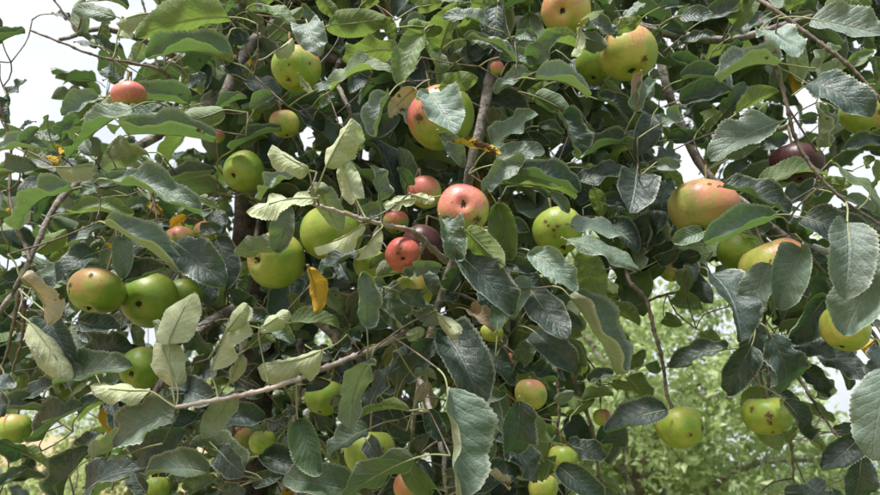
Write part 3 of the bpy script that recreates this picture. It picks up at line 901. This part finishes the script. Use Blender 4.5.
# ------------------------------------------------------------------ leaves that can be told apart
# per block: origin in the photo, then "bx by tx ty width kind [distance]" in thirds of a pixel (leaf base, leaf tip, seen width)
LEAVES = {
 (0, 0): """0 130 78 104 46 d .8; 0 98 12 60 26 d .8; 0 198 15 165 26 d .8; 14 290 88 245 42 d .78; 22 300 42 372 46 d .78
 0 408 88 410 50 m .74; -40 480 152 456 48 g .68; 58 392 110 365 28 d .8; 82 445 118 388 40 m; 143 382 158 350 24 m; 108 398 178 418 36 m
 155 42 206 56 22 d .84; 236 90 246 -6 52 u .8; 348 50 224 32 64 m .74; 285 122 300 46 44 b; 292 138 230 130 28 d .78; 275 118 238 106 20 d .8
 346 162 284 120 32 d .78; 352 108 350 38 48 w .72; 446 40 372 84 62 w .72; 690 52 404 106 72 b .64; 604 92 515 128 42 b .8
 700 188 464 186 64 m .66; 545 204 604 278 56 b; 444 236 542 240 26 d .8; 342 234 304 188 46 d .82; 366 234 304 240 22 d .8
 566 314 412 322 74 m .72; 358 254 282 340 54 w .72; 292 292 224 358 72 g .7; 398 324 214 472 92 m .64; 240 364 198 432 52 m .72
 474 358 348 402 48 g .68; 384 404 652 434 68 m .62; 442 458 286 500 58 u .66; 672 330 588 372 72 u .74; 182 474 148 432 40 y .7; 168 488 124 470 32 y .7
 505 22 470 -20 40 b; 556 262 622 228 46 d; 120 404 184 422 32 m .78; 536 330 478 372 42 u .76; 644 22 596 6 34 d; 296 2 384 32 28 d .76; 424 128 376 186 52 u .8
 560 150 640 145 40 d .76; 500 300 440 350 44 m .78; 330 340 290 300 34 b .8; 250 420 300 470 46 m .74; 120 470 60 440 40 m .76""",
 (220, 0): """262 70 316 194 98 g .64; 328 76 490 44 88 b .74; 524 152 366 168 62 b .72; 604 102 542 262 96 b .70; 334 272 512 228 72 b .70
 506 288 474 408 66 g .66; 588 264 508 348 56 x .66; 318 500 392 356 98 w .57; 262 502 150 430 62 w .57; 128 14 228 78 40 b .66; 168 152 206 100 50 w .66
 104 330 168 288 48 m .7; 242 232 278 272 28 w .66; 284 272 328 252 32 g .66; 78 240 184 288 62 d .82; 0 330 82 300 44 m .78; 36 452 184 398 42 d .8
 378 392 418 442 42 b; 470 402 542 356 60 d .9; 588 22 664 8 44 b; 576 78 664 72 62 b .72; 498 52 522 108 44 b .8; 290 -6 354 34 54 b .8
 0 66 52 16 34 m .78; 142 -4 56 12 40 m .78; 88 34 182 62 42 m .76; 26 108 20 170 34 x .74; 414 162 378 130 26 w .74; 272 104 248 26 42 m .78; 198 64 244 18 40 u .76
 618 118 650 254 60 b .82; 100 200 150 180 40 d .84; 240 320 300 380 60 d .9; 200 330 130 380 60 d .92; 20 190 80 250 60 d .9; 440 240 400 300 60 d .9; 300 320 350 290 40 m .86; 420 20 470 -10 50 b .82; 60 100 20 40 44 m .84""",
 (440, 0): """-34 278 42 424 124 g .625; 146 82 12 48 54 m .66; 174 12 190 158 74 d .68; 74 118 216 192 36 m .66; 156 132 86 98 52 m .72; 188 170 290 206 68 m .68; 278 208 348 132 80 m .68
 272 222 172 280 52 g .66; 286 238 440 288 64 g .63; 284 288 386 340 62 d .72; 306 118 420 162 56 b .74; 418 84 396 172 30 w .7; 414 110 486 150 62 d .76
 440 82 512 128 62 d .74; 478 56 512 4 62 b .76; 518 98 602 58 48 b .74; 552 52 612 16 34 g .72; 390 182 500 284 90 d .88; 366 346 404 474 84 d .72
 154 442 284 352 68 m .66; 166 492 310 456 62 m .64; 36 428 178 468 24 y .6; 0 400 62 494 66 g .64; -4 262 112 232 58 b .74; 2 146 50 62 92 b .76; 88 6 168 20 44 b .8; -4 6 74 16 40 b .8
 148 290 244 402 90 d .9; 434 384 476 452 52 b .8; 416 480 562 436 48 d .78; 640 344 576 474 84 d .82; 498 248 558 316 54 b .84; 604 222 600 314 28 x .74; 588 334 642 246 52 g .74
 472 298 562 362 54 d .84; 660 352 588 330 50 d .84; 228 108 284 126 42 m .76; 660 90 620 150 50 d .8; 300 380 362 404 40 d .84; 330 250 260 300 50 b .88; 60 180 150 150 60 d .88; 560 180 640 200 50 d .88
 430 230 520 210 60 d .9; 240 420 320 440 50 d .88; 520 400 600 420 44 d .9""",
 (660, 0): """452 56 606 132 124 g .61; 298 92 342 208 112 g .66; 348 194 178 252 70 g .62; 444 252 548 372 116 d .66; 366 364 148 484 84 m .62; 476 442 458 318 46 g .62
 480 442 562 384 36 u .62; 228 342 362 268 48 b .74; 396 128 436 234 48 u .68; 468 204 544 148 36 u .66; 472 238 564 188 62 u .72; 500 36 618 16 62 b .72
 604 66 654 110 62 d .74; 0 372 78 338 62 g .7; -10 486 84 438 92 d .72; 66 240 164 238 52 d .78; 132 372 204 326 56 b .78; 58 48 140 66 54 d .76; 128 62 238 16 62 d .8
 218 76 276 6 62 b .8; 68 132 154 114 42 d .8; 58 302 194 288 82 d .84; 212 112 334 56 62 d .84; 178 192 244 138 54 d .82; 188 342 254 258 62 d .84; 296 334 352 296 50 b .84
 614 494 672 470 46 b .72; 556 452 664 428 52 d .74; 0 92 54 122 48 d .82; 0 22 64 8 42 d .8; 198 472 284 438 54 b .84; 366 22 444 -4 44 b .8; 644 244 598 186 46 d .7
 520 320 600 400 60 d .8; 20 420 120 430 60 d .86; 100 200 20 180 50 d .86; 560 200 630 160 46 b .8; 300 440 380 410 50 d .86; 420 360 480 350 40 d .8""",
 (0, 165): """328 44 602 148 70 m .59; 350 44 248 92 60 m .62; 216 72 74 192 64 m .61; -10 46 132 18 46 m .68; 166 6 288 8 38 w .64; 218 146 380 156 52 b .7
 326 180 527 322 54 g .575; 314 184 214 274 48 g .64; 292 262 236 342 84 d .64; 366 224 384 332 62 g .64; 446 170 384 240 64 d .7; 380 352 506 312 64 d .64
 522 232 690 356 118 d .59; 490 62 652 26 48 d .68; 500 358 566 314 72 d .86; 62 340 122 478 72 x .56; 128 440 214 494 82 d .7; 232 470 346 492 62 d .68
 108 262 184 196 64 b .74; 152 302 232 238 54 b .76; 108 344 204 308 52 m .72; 2 164 18 84 32 m .74; 46 192 54 108 52 w .66; 0 312 34 286 42 d .74
 448 108 484 154 32 y .76; 318 236 336 306 27 y .76; 560 154 514 186 32 y .78; 430 228 486 198 28 y .78; 474 32 524 52 42 d .76; 412 62 472 16 56 d .76; 598 98 644 132 38 g .7
 378 122 434 108 38 m .74; 598 202 664 186 42 d .74; 0 92 32 134 40 m .7; 0 360 40 330 44 d .76; 20 420 90 390 50 d .8; 560 380 620 400 60 d .86; 600 300 640 420 60 d .88; 180 330 120 400 50 d .82; 350 470 430 440 60 d .84; 540 250 600 300 60 d .86
 60 270 20 240 44 m .78; 240 60 180 40 50 d .8; 300 100 240 130 40 d .82; 560 90 500 110 40 m .8""",
 (220, 165): """284 100 98 146 64 w .56; 408 102 356 -24 90 w .57; 228 26 118 102 54 g .62; 204 122 166 252 84 g .61; 168 240 52 272 60 g .64; 300 72 344 198 98 g .64
 432 178 284 246 48 w .585; 482 192 416 284 54 w .60; 412 258 298 324 54 d .66; 592 100 494 122 52 w .60; 582 90 640 108 38 w .6; 440 476 426 326 80 g .575
 466 352 530 470 72 c .66; 308 372 346 442 60 u .68; 266 312 282 438 66 y .64; 18 500 78 418 62 w .58; 116 500 206 440 62 w .58; 208 474 350 492 42 b .66; 48 322 94 298 44 b .9
 212 388 222 494 62 b .8; 478 112 454 8 46 g .62; 422 162 494 128 52 c .68; 564 62 536 18 48 d .74; -10 222 32 364 74 d .76; -10 130 20 210 60 d .8; 78 374 114 328 44 d .84
 38 462 154 472 62 d .74; 570 336 652 308 46 c .64; 470 336 578 326 44 u .66; 500 270 452 310 36 b .7; 540 380 600 420 66 c .7; 600 430 660 470 66 c .68; 480 430 560 490 66 c .68; 620 310 650 380 50 c .68; 560 450 620 495 60 d .72
 330 330 280 360 50 d .8; 360 300 400 350 50 d .82; 150 380 200 330 50 d .88; 300 440 380 480 60 d .82; 100 420 60 370 60 d .84; 410 150 460 110 40 d .78""",
 (440, 165): """248 -4 138 84 72 g .62; 240 28 412 82 62 d .62; 194 56 398 102 50 b .64; 170 118 218 272 98 b .61; 128 188 256 204 52 d .63; 4 160 52 278 78 c .57
 78 198 184 306 88 b .60; 62 272 208 440 116 d .57; 280 262 388 372 94 g .59; 392 180 576 230 58 g .62; 378 224 574 310 62 m .60; 386 392 524 622 84 g .60
 592 12 528 148 124 d .74; 202 462 268 340 70 m .62; 274 378 352 500 112 d .64; 418 262 484 424 92 b .76; 330 84 384 142 42 g .66; 172 498 182 438 54 m .66; 460 70 492 154 48 b .86
 416 52 552 8 64 d .76; 498 442 602 484 54 b .82; 488 434 544 358 52 b .86; 560 212 642 154 90 d .86; 648 108 600 240 90 d .86; 590 290 660 220 80 d .88; 428 8 494 32 38 b .84
 188 292 284 314 54 d .7; 276 66 334 92 44 d .72; 22 374 62 298 60 d .68; 98 442 152 494 54 x .72; -4 448 44 494 60 w .62; 350 432 422 484 54 d .72; 528 368 584 404 48 b .88; 176 296 198 348 30 g .6
 500 180 560 260 80 d .88; 440 330 500 380 60 b .84; 240 320 300 390 60 d .74; 110 170 60 120 50 d .8; 480 110 560 100 50 d .88; 150 400 100 470 60 d .76; 600 330 650 300 50 b .9""",
 (660, 165): """342 158 128 242 64 m .60; 132 202 48 232 52 m .64; 188 66 372 142 72 d .66; 152 326 162 502 148 d .70; 78 318 102 396 62 d .78; 328 296 268 468 88 g .66
 426 262 344 424 94 g .62; 562 172 518 390 140 g .565; 690 270 560 505 122 g .555; 424 156 562 244 114 d .68; 522 -4 668 176 72 b .70; 640 62 616 -8 52 b .60; 308 62 472 38 54 b .78
 478 48 564 62 54 b .78; 378 112 524 88 54 d .76; 432 248 474 396 92 d .80; 498 396 396 522 104 d .72; 338 442 424 398 92 b .8; 0 152 32 38 62 d .84; 0 284 28 248 54 d .82; 20 20 82 62 44 b .84
 -8 4 44 8 44 g .72; 42 398 94 424 62 b .84; 12 458 74 482 44 b .88; 508 402 564 376 44 b .82; 196 42 254 -4 44 d .84; 558 98 614 142 44 g .66; 622 180 662 230 48 b .76
 260 200 330 180 44 d .84; 120 270 60 300 54 d .86; 380 330 440 360 60 d .86; 240 350 300 290 40 d .84; 600 420 540 460 60 d .8""",
 (0, 330): """88 -24 222 146 62 w .60; 150 -40 262 108 110 d .62; 168 164 388 118 74 m .60; 452 184 268 172 50 w .575; 12 128 74 228 102 d .66; 78 208 168 158 42 d .68
 4 236 158 244 42 d .68; 128 328 274 224 64 d .68; 238 252 334 208 34 d .70; 532 248 322 372 114 m .575; 380 372 330 388 30 u .58; 272 72 418 56 74 d .72; 236 4 324 22 52 d .74
 272 386 422 318 54 g .66; 412 392 558 298 102 d .72; 478 304 584 258 62 d .74; 722 418 556 364 82 m .64; 628 430 422 462 64 m .62; 572 474 664 436 62 m .64; 188 500 284 356 82 d .70
 258 484 430 416 82 d .66; 58 364 142 416 42 b .70; 8 462 78 424 42 d .70; -6 330 36 400 72 d .68; 500 232 564 188 54 d .8; 560 4 600 72 72 d .74; 240 362 304 308 52 d .76
 340 202 372 244 46 d .78; 506 48 510 -94 132 w .57; 530 164 424 44 116 w .565; 636 124 716 -72 78 w .58; 688 160 730 80 50 w .60; 704 186 614 322 84 u .60; 480 60 440 -20 60 g .59
 420 250 470 330 70 d .8; 300 160 350 230 50 d .84; 560 330 640 300 70 d .76; 520 420 600 410 60 d .72; 440 490 380 440 60 d .76; 640 280 660 220 60 d .78""",
 (220, 330): """304 62 108 118 78 w .585; 122 -4 218 34 40 g .60; 452 88 388 304 82 u .60; 568 242 424 268 38 b .63; 500 222 562 334 74 d .68; 446 238 524 106 60 d .66; 530 172 562 46 62 d .78
 550 150 640 24 94 d .76; 582 138 648 152 38 u .66; 590 214 622 158 38 x .66; 234 272 306 414 104 m .595; 390 484 204 436 92 m .60; 580 386 378 502 116 d .565; 444 298 332 378 62 m .63
 -4 276 132 264 66 d .68; -6 360 96 404 84 d .64; -6 474 98 458 78 d .64; 128 380 278 402 74 d .68; 98 454 192 428 52 d .72; 262 162 338 148 54 d .72; 198 238 244 228 40 d .74
 48 152 132 192 62 d .78; 682 172 706 476 134 g .555; 74 62 162 38 38 b .72; 158 132 204 98 40 b .74; 556 396 622 500 78 b .72; 558 22 612 6 42 w .66; 268 492 334 448 62 d .7; 590 362 632 298 54 d .72
 20 18 64 54 50 d .76; 280 60 340 80 44 d .74; 150 20 120 70 50 d .78; 360 60 410 10 54 d .78; 340 230 400 190 60 d .78; 440 330 500 380 60 d .76; 240 120 180 160 50 d .8; 330 300 290 240 50 d .82; 500 440 440 400 60 d .78; 170 330 110 310 50 d .82; 640 460 600 420 50 d .76
 620 240 660 330 60 d .74; 420 180 480 220 50 d .82; 60 110 10 140 50 d .8""",
 (440, 330): """238 212 222 376 112 d .64; 248 238 312 390 84 b .72; 18 16 108 192 144 d .66; 282 4 386 104 104 d .66; 138 56 204 152 82 d .74; 218 112 342 152 64 d .72; 232 92 278 16 64 m .70
 676 240 500 306 78 d .72; 360 412 472 496 88 d .70; 380 346 498 386 48 d .70; 88 474 236 432 72 d .66; 150 430 206 482 24 x .64; 128 392 160 326 46 m .64; 344 218 392 178 42 g .76; 562 142 624 228 54 b .86
 566 114 604 56 48 b .88; 616 106 666 122 48 b .86; 408 242 484 228 72 b .82; 428 212 524 204 28 b .84; 472 368 504 328 44 b .86; 258 448 324 494 74 b .76; 178 302 284 442 82 d .68; 98 202 194 188 54 m .68
 448 154 514 128 34 d .82; 388 58 414 112 52 b .84; 540 18 584 62 50 b .88; 340 60 300 120 60 d .84; 140 240 90 300 60 d .72; 300 290 360 340 50 b .84; 60 230 130 280 60 d .74; 520 160 580 180 40 b .9; 430 470 480 440 40 d .8; 20 440 90 400 60 d .74; 410 140 450 90 44 b .9; 320 440 360 400 50 b .84""",
 (660, 330): """202 58 48 118 44 d .70; 276 44 216 192 86 d .70; 262 92 292 -26 62 d .76; 268 168 322 334 104 b .78; 374 212 448 314 78 d .66; 438 288 374 356 54 b .70; 330 14 402 198 136 d .72
 386 16 474 66 80 d .74; 476 56 564 134 92 d .74; 690 120 622 376 116 g .575; 600 322 478 412 84 d .64; 604 374 598 524 100 d .64; 444 326 498 366 32 b .66; 22 112 92 100 36 b .8; 372 488 474 498 42 d .74
 468 204 524 158 54 b .76; 518 304 578 282 42 d .72; 660 48 570 148 96 d .70; 138 14 204 54 54 b .84; 408 238 504 272 28 b .74; 420 100 470 190 70 d .74; 540 20 500 80 60 d .78; 300 120 360 60 50 d .8; 330 180 390 210 50 d .76""",
}
ZDEF = {'c': .66, 'd': .74, 'm': .68, 'g': .66, 'b': .78, 'u': .68, 'w': .60, 'y': .68, 'x': .68}
UNDER = {'c': 0.1, 'b': 0.75, 'u': 1.0, 'w': 1.0, 'y': 0.4, 'x': 0.5, 'm': 0.05, 'd': 0.03, 'g': 0.04}

hero = []
for (ox, oy), txt in LEAVES.items():
    for ent in txt.replace('\n', ';').split(';'):
        e = ent.split()
        if len(e) < 6:
            continue
        bx, by, tx, ty, wd = (float(q) / 3 for q in e[:5])
        k = e[5]
        z = float(e[6]) if len(e) > 6 else ZDEF[k] + random.uniform(-.02, .03)
        hero.append((ox + bx, oy + by, ox + tx, oy + ty, wd, k, z))

# biggest in the picture first: those become parts of their own
hero.sort(key=lambda h: -math.hypot(h[2] - h[0], h[3] - h[1]) * h[4])


def place_leaf(h, seed):
    bx, by, tx, ty, wd, k, z = h
    r = random.Random(seed)
    lp = math.hypot(tx - bx, ty - by)
    L = lp * z / FPX
    Wd = wd * z / FPX
    r0 = r.uniform(0.56, 0.66)
    pitch = 0.0
    Lr = L
    if Wd / L > r0:                       # seen foreshortened along its length
        Lr = min(Wd / r0, L * 1.7)
        pitch = math.acos(min(1, L / Lr))
        theta = math.radians(r.uniform(5, 18))
        Wr = Wd * 1.04
    else:                                # turned about its midrib
        theta = math.acos(max(0.60, Wd / (L * r0)))
        Wr = min(Wd / math.cos(theta), L * 0.7)
        pitch = math.radians(r.uniform(0, 16))
        Lr = L / math.cos(pitch)
    ax2 = unit(RI * (tx - bx) - UP * (ty - by))
    toc = -FW
    under = r.random() < UNDER[k]
    tip_to_cam = 1 if (not under) == (r.random() < 0.8) else -1
    best, bscore = None, -9
    for ps in ((1, -1) if k == 'w' else (tip_to_cam,)):      # upright young leaves lean back, showing a sky-lit underside
        ax_ = unit(ax2 * math.cos(pitch) + toc * math.sin(pitch) * ps)
        nb = unit(toc - ax_ * float(toc @ ax_))
        sd = np.cross(ax_, nb)
        for sg in (-1, 1):
            nn = nb * math.cos(theta) + sd * math.sin(theta) * sg
            if under:
                nn = -nn
            sc_ = nn[2] * (-1 if k == 'w' else 1) + r.uniform(-.12, .12)
            if sc_ > bscore:
                best, bscore, axis = nn, sc_, ax_
    nup = unit(best)
    xs = np.cross(axis, nup)
    M = np.stack([xs, axis, nup], 1)
    base = P(bx, by, z)
    Wr *= 0.95 if k != 'w' else 0.88
    Lr *= 1.03
    return base, M, Lr, Wr, under, r


NP_ = np.array([n_[0] for n_ in NODES])
NPART = 300
n_leaf_obj = 0
rest = {k: Acc() for k in MATS}
attach_leaf = []
ACEN = np.array([P(a[0], a[1], a[4]) for a in APPLES])
ARAD = np.array([a[2] * a[4] / FPX / 2 for a in APPLES])
AZ = np.array([a[4] for a in APPLES])


def blade(h, i):
    base, M, Lr, Wr, under, r = place_leaf(h, 1000 + i)
    k = h[5]
    calm = 0.35 if h[4] > 36 else 1.0
    geo = leaf_geo(Lr, Wr, rows=40, cols=8, fold=r.uniform(0.15, 0.75) if k not in 'w' else r.uniform(0.3, 0.9),
                   curl=r.uniform(-0.9, 0.7) if k == 'w' else r.uniform(0.15, 1.35) if k != 'c' else r.uniform(1.2, 2.0), twist=r.uniform(-0.9, 0.9) * (2 if k == 'c' else 0.6 if k == 'w' else 1) * calm,
                   wave=r.uniform(0.06, 0.18) if k != 'c' else r.uniform(0.22, 0.34),
                   side=r.uniform(-0.14, 0.14), edge=(0.9 if Wr < 0.42 * Lr else r.choice((0, 0.5, -0.6, 0.9))) * r.uniform(.4, 1) * calm, teeth=r.uniform(0.02, 0.045),
                   seed=i, bite=(r.randint(1, 3) if r.random() < 0.13 else 0), rnd=(k in 'wc' and r.random() < .8))
    return base, M, geo, r


for i, h in enumerate(hero):
    k = h[5]
    base, M, geo, r = blade(h, i)
    for _ in range(9):                   # leaves rest against an apple, they do not cut into it
        wv = geo[0] @ M.T + base
        hit = np.min(np.linalg.norm(wv[:, None] - ACEN[None], axis=2), axis=0) < ARAD * 1.04
        if not hit.any():
            break
        j = int(np.argmax(hit))
        h = h[:6] + (h[6] + (-0.012 if h[6] < AZ[j] + 0.015 else 0.014),)
        base, M, geo, r = blade(h, i)
    V, F, uv, mid = geo
    # stalk: continues the midrib backwards, sagging to the wood side
    pl = r.uniform(0.018, 0.032)
    back = np.array([r.uniform(-.25, .25) * pl, -pl, -r.uniform(0.0, .5) * pl])
    away = M.T @ (FW * 0.010 + np.array([0, 0, -0.006]))
    end = back + away
    dn = NP_ - base
    ln = np.linalg.norm(dn, axis=1)
    ok = (ln < 0.055) & (ln > 0.008) & ((dn @ M[:, 1]) < -0.35 * ln)
    if ok.any():
        jn = int(np.argmin(np.where(ok, ln, 9)))
        end = M.T @ dn[jn]
    ex, ey, ez = pix(base + M @ end)
    for a in APPLES:                     # do not let the stalk end hang over the face of an apple
        if math.hypot(ex - a[0], ey - a[1]) < a[2] * 0.52 and ez < a[4]:
            end = np.array([0, -0.004, -0.002])
            break
    pp = spline([np.r_[end, 0.00105], np.r_[end * 0.5 + np.array([0, -.002, .002]), 0.0008], np.r_[0, 0, 0, 0.0008],
                 np.r_[mid[len(mid) // 3] + np.array([0, 0, -.0004]), 0.00065], np.r_[mid[2 * len(mid) // 3] + np.array([0, 0, -.0003]), 0.0004]], 14)
    pv, pf = tube_geo(pp[:, :3], pp[:, 3], 5)
    attach_leaf.append((base + M @ end, 0.0009))
    b = len(V)
    AV = np.vstack([V, np.array(pv)])
    AF = F + [tuple(b + j for j in q) for q in pf]
    AU = np.vstack([uv, np.tile([0.5, 0.5], (len(pv), 1))])
    AM = [0] * len(F) + [1] * len(pf)
    if i < NPART:
        o = mesh_obj('leaf', AV, AF, [MATS[k], PETI], tree, AU, AM)
        bl = base - TLOC
        o.matrix_local = Matrix(((*M[0], bl[0]), (*M[1], bl[1]), (*M[2], bl[2]), (0, 0, 0, 1)))
        if k == 'y':
            o['label'] = 'yellowed leaf'
        elif k == 'x':
            o['label'] = 'withered brown leaf'
        elif k == 'w':
            o['label'] = 'pale woolly young leaf'
    else:
        rest[k].add(to_tree(AV @ M.T + base), AF, AU, AM)
print('traced leaves', len(hero))

# ------------------------------------------------------------------ the rest of the crown: leaf rosettes through its depth
PROTO = []
for j in range(14):
    r = random.Random(500 + j)
    PROTO.append(leaf_geo(1.0, r.uniform(.52, .66), rows=10, cols=4, fold=r.uniform(.1, .6), curl=r.uniform(.1, 1.0), twist=r.uniform(-.5, .5),
                          wave=r.uniform(.05, .16), side=r.uniform(-.12, .12), edge=r.choice((0, 0, .4, -.5)), teeth=0.03, seed=900 + j, bite=r.choice((0, 0, 0, 2))))


def density(x, y, z):
    """how full the crown is along a line of sight: thin at its left side, open low right"""
    if x < 105 and y < 130:
        return 0.0
    if x < 215 and y < 150:
        return 0.08 if x < 170 else 0.5
    if x < 120 and y > 380:
        return 0.0 if x > 25 and z > .72 else 0.12
    if 232 < x < 282 and 180 < y < 345:
        return 0.0 if z < 1.42 else 0.6
    if x < 190:
        return 0.8 if z < 1.1 else 0.6
    if x > 600 and y > 285:
        if x > 690 and y < 350:
            return 0.6 if z < 1.05 else 0.0
        return 0.3 if ((x > 810 or (x < 660 and y < 345)) and z < 1.15) else 0.0
    if x > 545 and y > 320:
        return 0.38 if z < 1.2 else 0.0
    if x > 640:
        return (1.0 if z < 1.35 else 0.5) if y < 150 else (0.8 if z < 1.35 else 0.25)
    if x > 560 and y > 230:
        return 0.4 if z < 1.2 else 0.05
    if x > 560:
        return 1.0 if z < 1.6 else 0.5
    if y > 380:
        return 0.8
    return 1.0


filler = {k: Acc() for k in MATS}
apple_px = [(a[0], a[1], a[2] / 2, a[4]) for a in APPLES]
clusters = []
tries = 0
while len(clusters) < 1550 and tries < 160000:
    tries += 1
    z = random.uniform(0.86, 2.3)
    x = random.uniform(-230, 1120)
    y = random.uniform(-330, 700)
    if x < -20 and y < 150:
        continue
    if y < -60 and z < 1.0:
        continue
    d = density(x, y, z)
    # crown thins towards its far side
    if z > 1.75:
        d *= 0.6
    if random.random() > d * (z / 1.7) ** 2:
        continue
    p = P(x, y, z)
    if p[2] < 0.7 or math.hypot(p[0] - TLOC[0], p[1] - TLOC[1]) > 1.75:
        continue
    bad = any(math.hypot(x - a[0], y - a[1]) < a[2] + 12 and abs(z - a[3]) < 0.06 for a in apple_px)
    if bad:
        continue
    clusters.append(p)

nfill = 0
for p in clusters:
    axis = unit(p - np.array([TLOC[0], TLOC[1], p[2] - 0.5]) + rng.normal(size=3) * 0.5)
    for q in range(random.randint(5, 8)):
        dirv = unit(axis * random.uniform(0.1, 1.0) + rng.normal(size=3) * 0.75 + np.array([0, 0, -0.15]))
        L = random.uniform(0.055, 0.10)
        st = p + rng.normal(size=3) * 0.012
        pl = random.uniform(0.016, 0.035)
        b0 = st + dirv * pl + np.array([0, 0, 0.004])
        ax = unit(dirv + np.array([0, 0, -random.uniform(0.0, 0.7)]))
        nup = unit(np.array([0, 0, 1.0]) + rng.normal(size=3) * 0.5 - FW * random.uniform(-.1, .5))
        nup = unit(nup - ax * float(nup @ ax))
        xs = np.cross(ax, nup)
        M = np.stack([xs, ax, nup], 1)
        V, F, uv, mid = random.choice(PROTO)
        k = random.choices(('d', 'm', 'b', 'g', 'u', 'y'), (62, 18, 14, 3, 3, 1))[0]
        filler[k].add(to_tree(V * L @ M.T + b0), F, uv, 0)
        pp = np.array([st, (st + b0) / 2 + np.array([0, 0, .002]), b0, b0 + M @ mid[4] * L])
        pv, pf = tube_geo(to_tree(pp), [.0011, .0009, .0008, .0006], 4)
        filler[k].add(pv, pf, None, 1)
        nfill += 1
    ATTACH.append((p, 0.0013))
print('filler leaves', nfill)
for k in MATS:
    if rest[k].nv:
        filler[k].add(np.vstack(rest[k].v), rest[k].f, np.vstack(rest[k].uv), rest[k].mi)
# one joined part for all the leaves too many or too small to single out
keys = [k for k in MATS if filler[k].nv]
big = Acc()
mats = []
for n_, k in enumerate(keys):
    mats += [MATS[k], PETI]
    big.add(np.vstack(filler[k].v), filler[k].f, np.vstack(filler[k].uv), [2 * n_ + m for m in filler[k].mi])
o = big.build('foliage', mats, tree)
o['kind'] = 'stuff'

# ------------------------------------------------------------------ fine twigs: every leaf spur and apple stalk joins the wood
pts_w = [n[0] for n in NODES]
rad_w = [max(0.001, n[1]) for n in NODES]
todo = [(p, r, 0) for p, r in ATTACH] + [(p, r, 1) for p, r in attach_leaf]
todo.sort(key=lambda t: float(np.linalg.norm(t[0] - np.array([TLOC[0], TLOC[1], 1.9]))))
W = np.array(pts_w)
tw = Acc()
AC = np.array([P(a[0], a[1], a[4]) for a in APPLES])
AR = np.array([a[2] * a[4] / FPX / 2 for a in APPLES])


def covers(c3):
    # would the twig run across the face of an apple
    d_ = c3 - CAM
    z_ = d_ @ FW
    x_ = CX + FPX * (d_ @ RI) / z_
    y_ = CY - FPX * (d_ @ UP) / z_
    for a in APPLES:
        if a[2] > 22 and np.any((np.hypot(x_ - a[0], y_ - a[1]) < a[2] * 0.46) & (z_ < a[4])):
            return True
    return False


core = np.array([TLOC[0], TLOC[1], 1.9])
for p, r, kind in todo:
    dist = np.linalg.norm(W - p, axis=1)
    # prefer wood that lies deeper in the tree than the point
    pen = np.maximum(0, np.linalg.norm(W - core, axis=1) - np.linalg.norm(p - core))
    order = np.argsort(dist + 0.25 * pen)[:40]
    pth = None
    for j in order[::4]:
        qn = W[j]
        dd = float(np.linalg.norm(qn - p))
        if dd < 0.004:
            break
        n = max(4, min(12, int(dd / 0.02) + 3))
        r1 = min(rad_w[j] * 0.9, r * (1.0 + dd * 5))
        for sg in (0.12, 0.35, 0.7):
            m = (p + qn) / 2 + FW * min(0.08, dd * sg) + rng.normal(size=3) * dd * 0.04
            cand = spline([np.r_[qn, r1], np.r_[m, (r1 + r) / 2], np.r_[p, r]], n)
            c3 = cand[: (n if kind else n - 2), :3]
            if float(np.min(np.linalg.norm(c3[:, None] - AC[None], axis=2) - AR[None])) > 0.001 and not covers(c3):
                pth = cand
                break
        if pth is not None:
            break
    if pth is None:
        continue
    v, f = tube_geo(to_tree(pth[:, :3]), pth[:, 3], 5, 0.15)
    tw.add(v, f)
    W = np.vstack([W, pth[1:, :3]])
    rad_w += list(pth[1:, 3])
o = tw.build('fine_twigs', [TWIG], tree)
o['kind'] = 'stuff'

# ------------------------------------------------------------------ pale post in the lower left corner
top = P(29, 486, 8.0)
px_, py_ = float(top[0]), float(top[1])
gz = float(ground_h(np.array(px_), np.array(py_)))
hgt = max(0.5, top[2] - gz) if top[2] > gz else 0.6
POST = simple_material('post_grey_paint', (0.50, 0.54, 0.60), (0.66, 0.69, 0.74), 20, 0.6, 0.2, 0.002)
prof = [(0.075, -0.2), (0.075, 0.0), (0.07, 0.02), (0.07, hgt - 0.05), (0.08, hgt - 0.045), (0.08, hgt - 0.015), (0.06, hgt), (0.0, hgt + 0.01)]
V, F = [], []
for rr_, zz in prof:
    for k in range(14):
        a_ = 2 * math.pi * k / 14
        V.append((rr_ * math.cos(a_), rr_ * math.sin(a_), zz))
for i in range(len(prof) - 1):
    for k in range(14):
        F.append((i * 14 + k, i * 14 + (k + 1) % 14, (i + 1) * 14 + (k + 1) % 14, (i + 1) * 14 + k))
o = mesh_obj('post', V, F, POST)
o.location = (px_, py_, gz)
o['label'] = 'pale grey round post on tan ground at the lower left corner'
o['category'] = 'post'
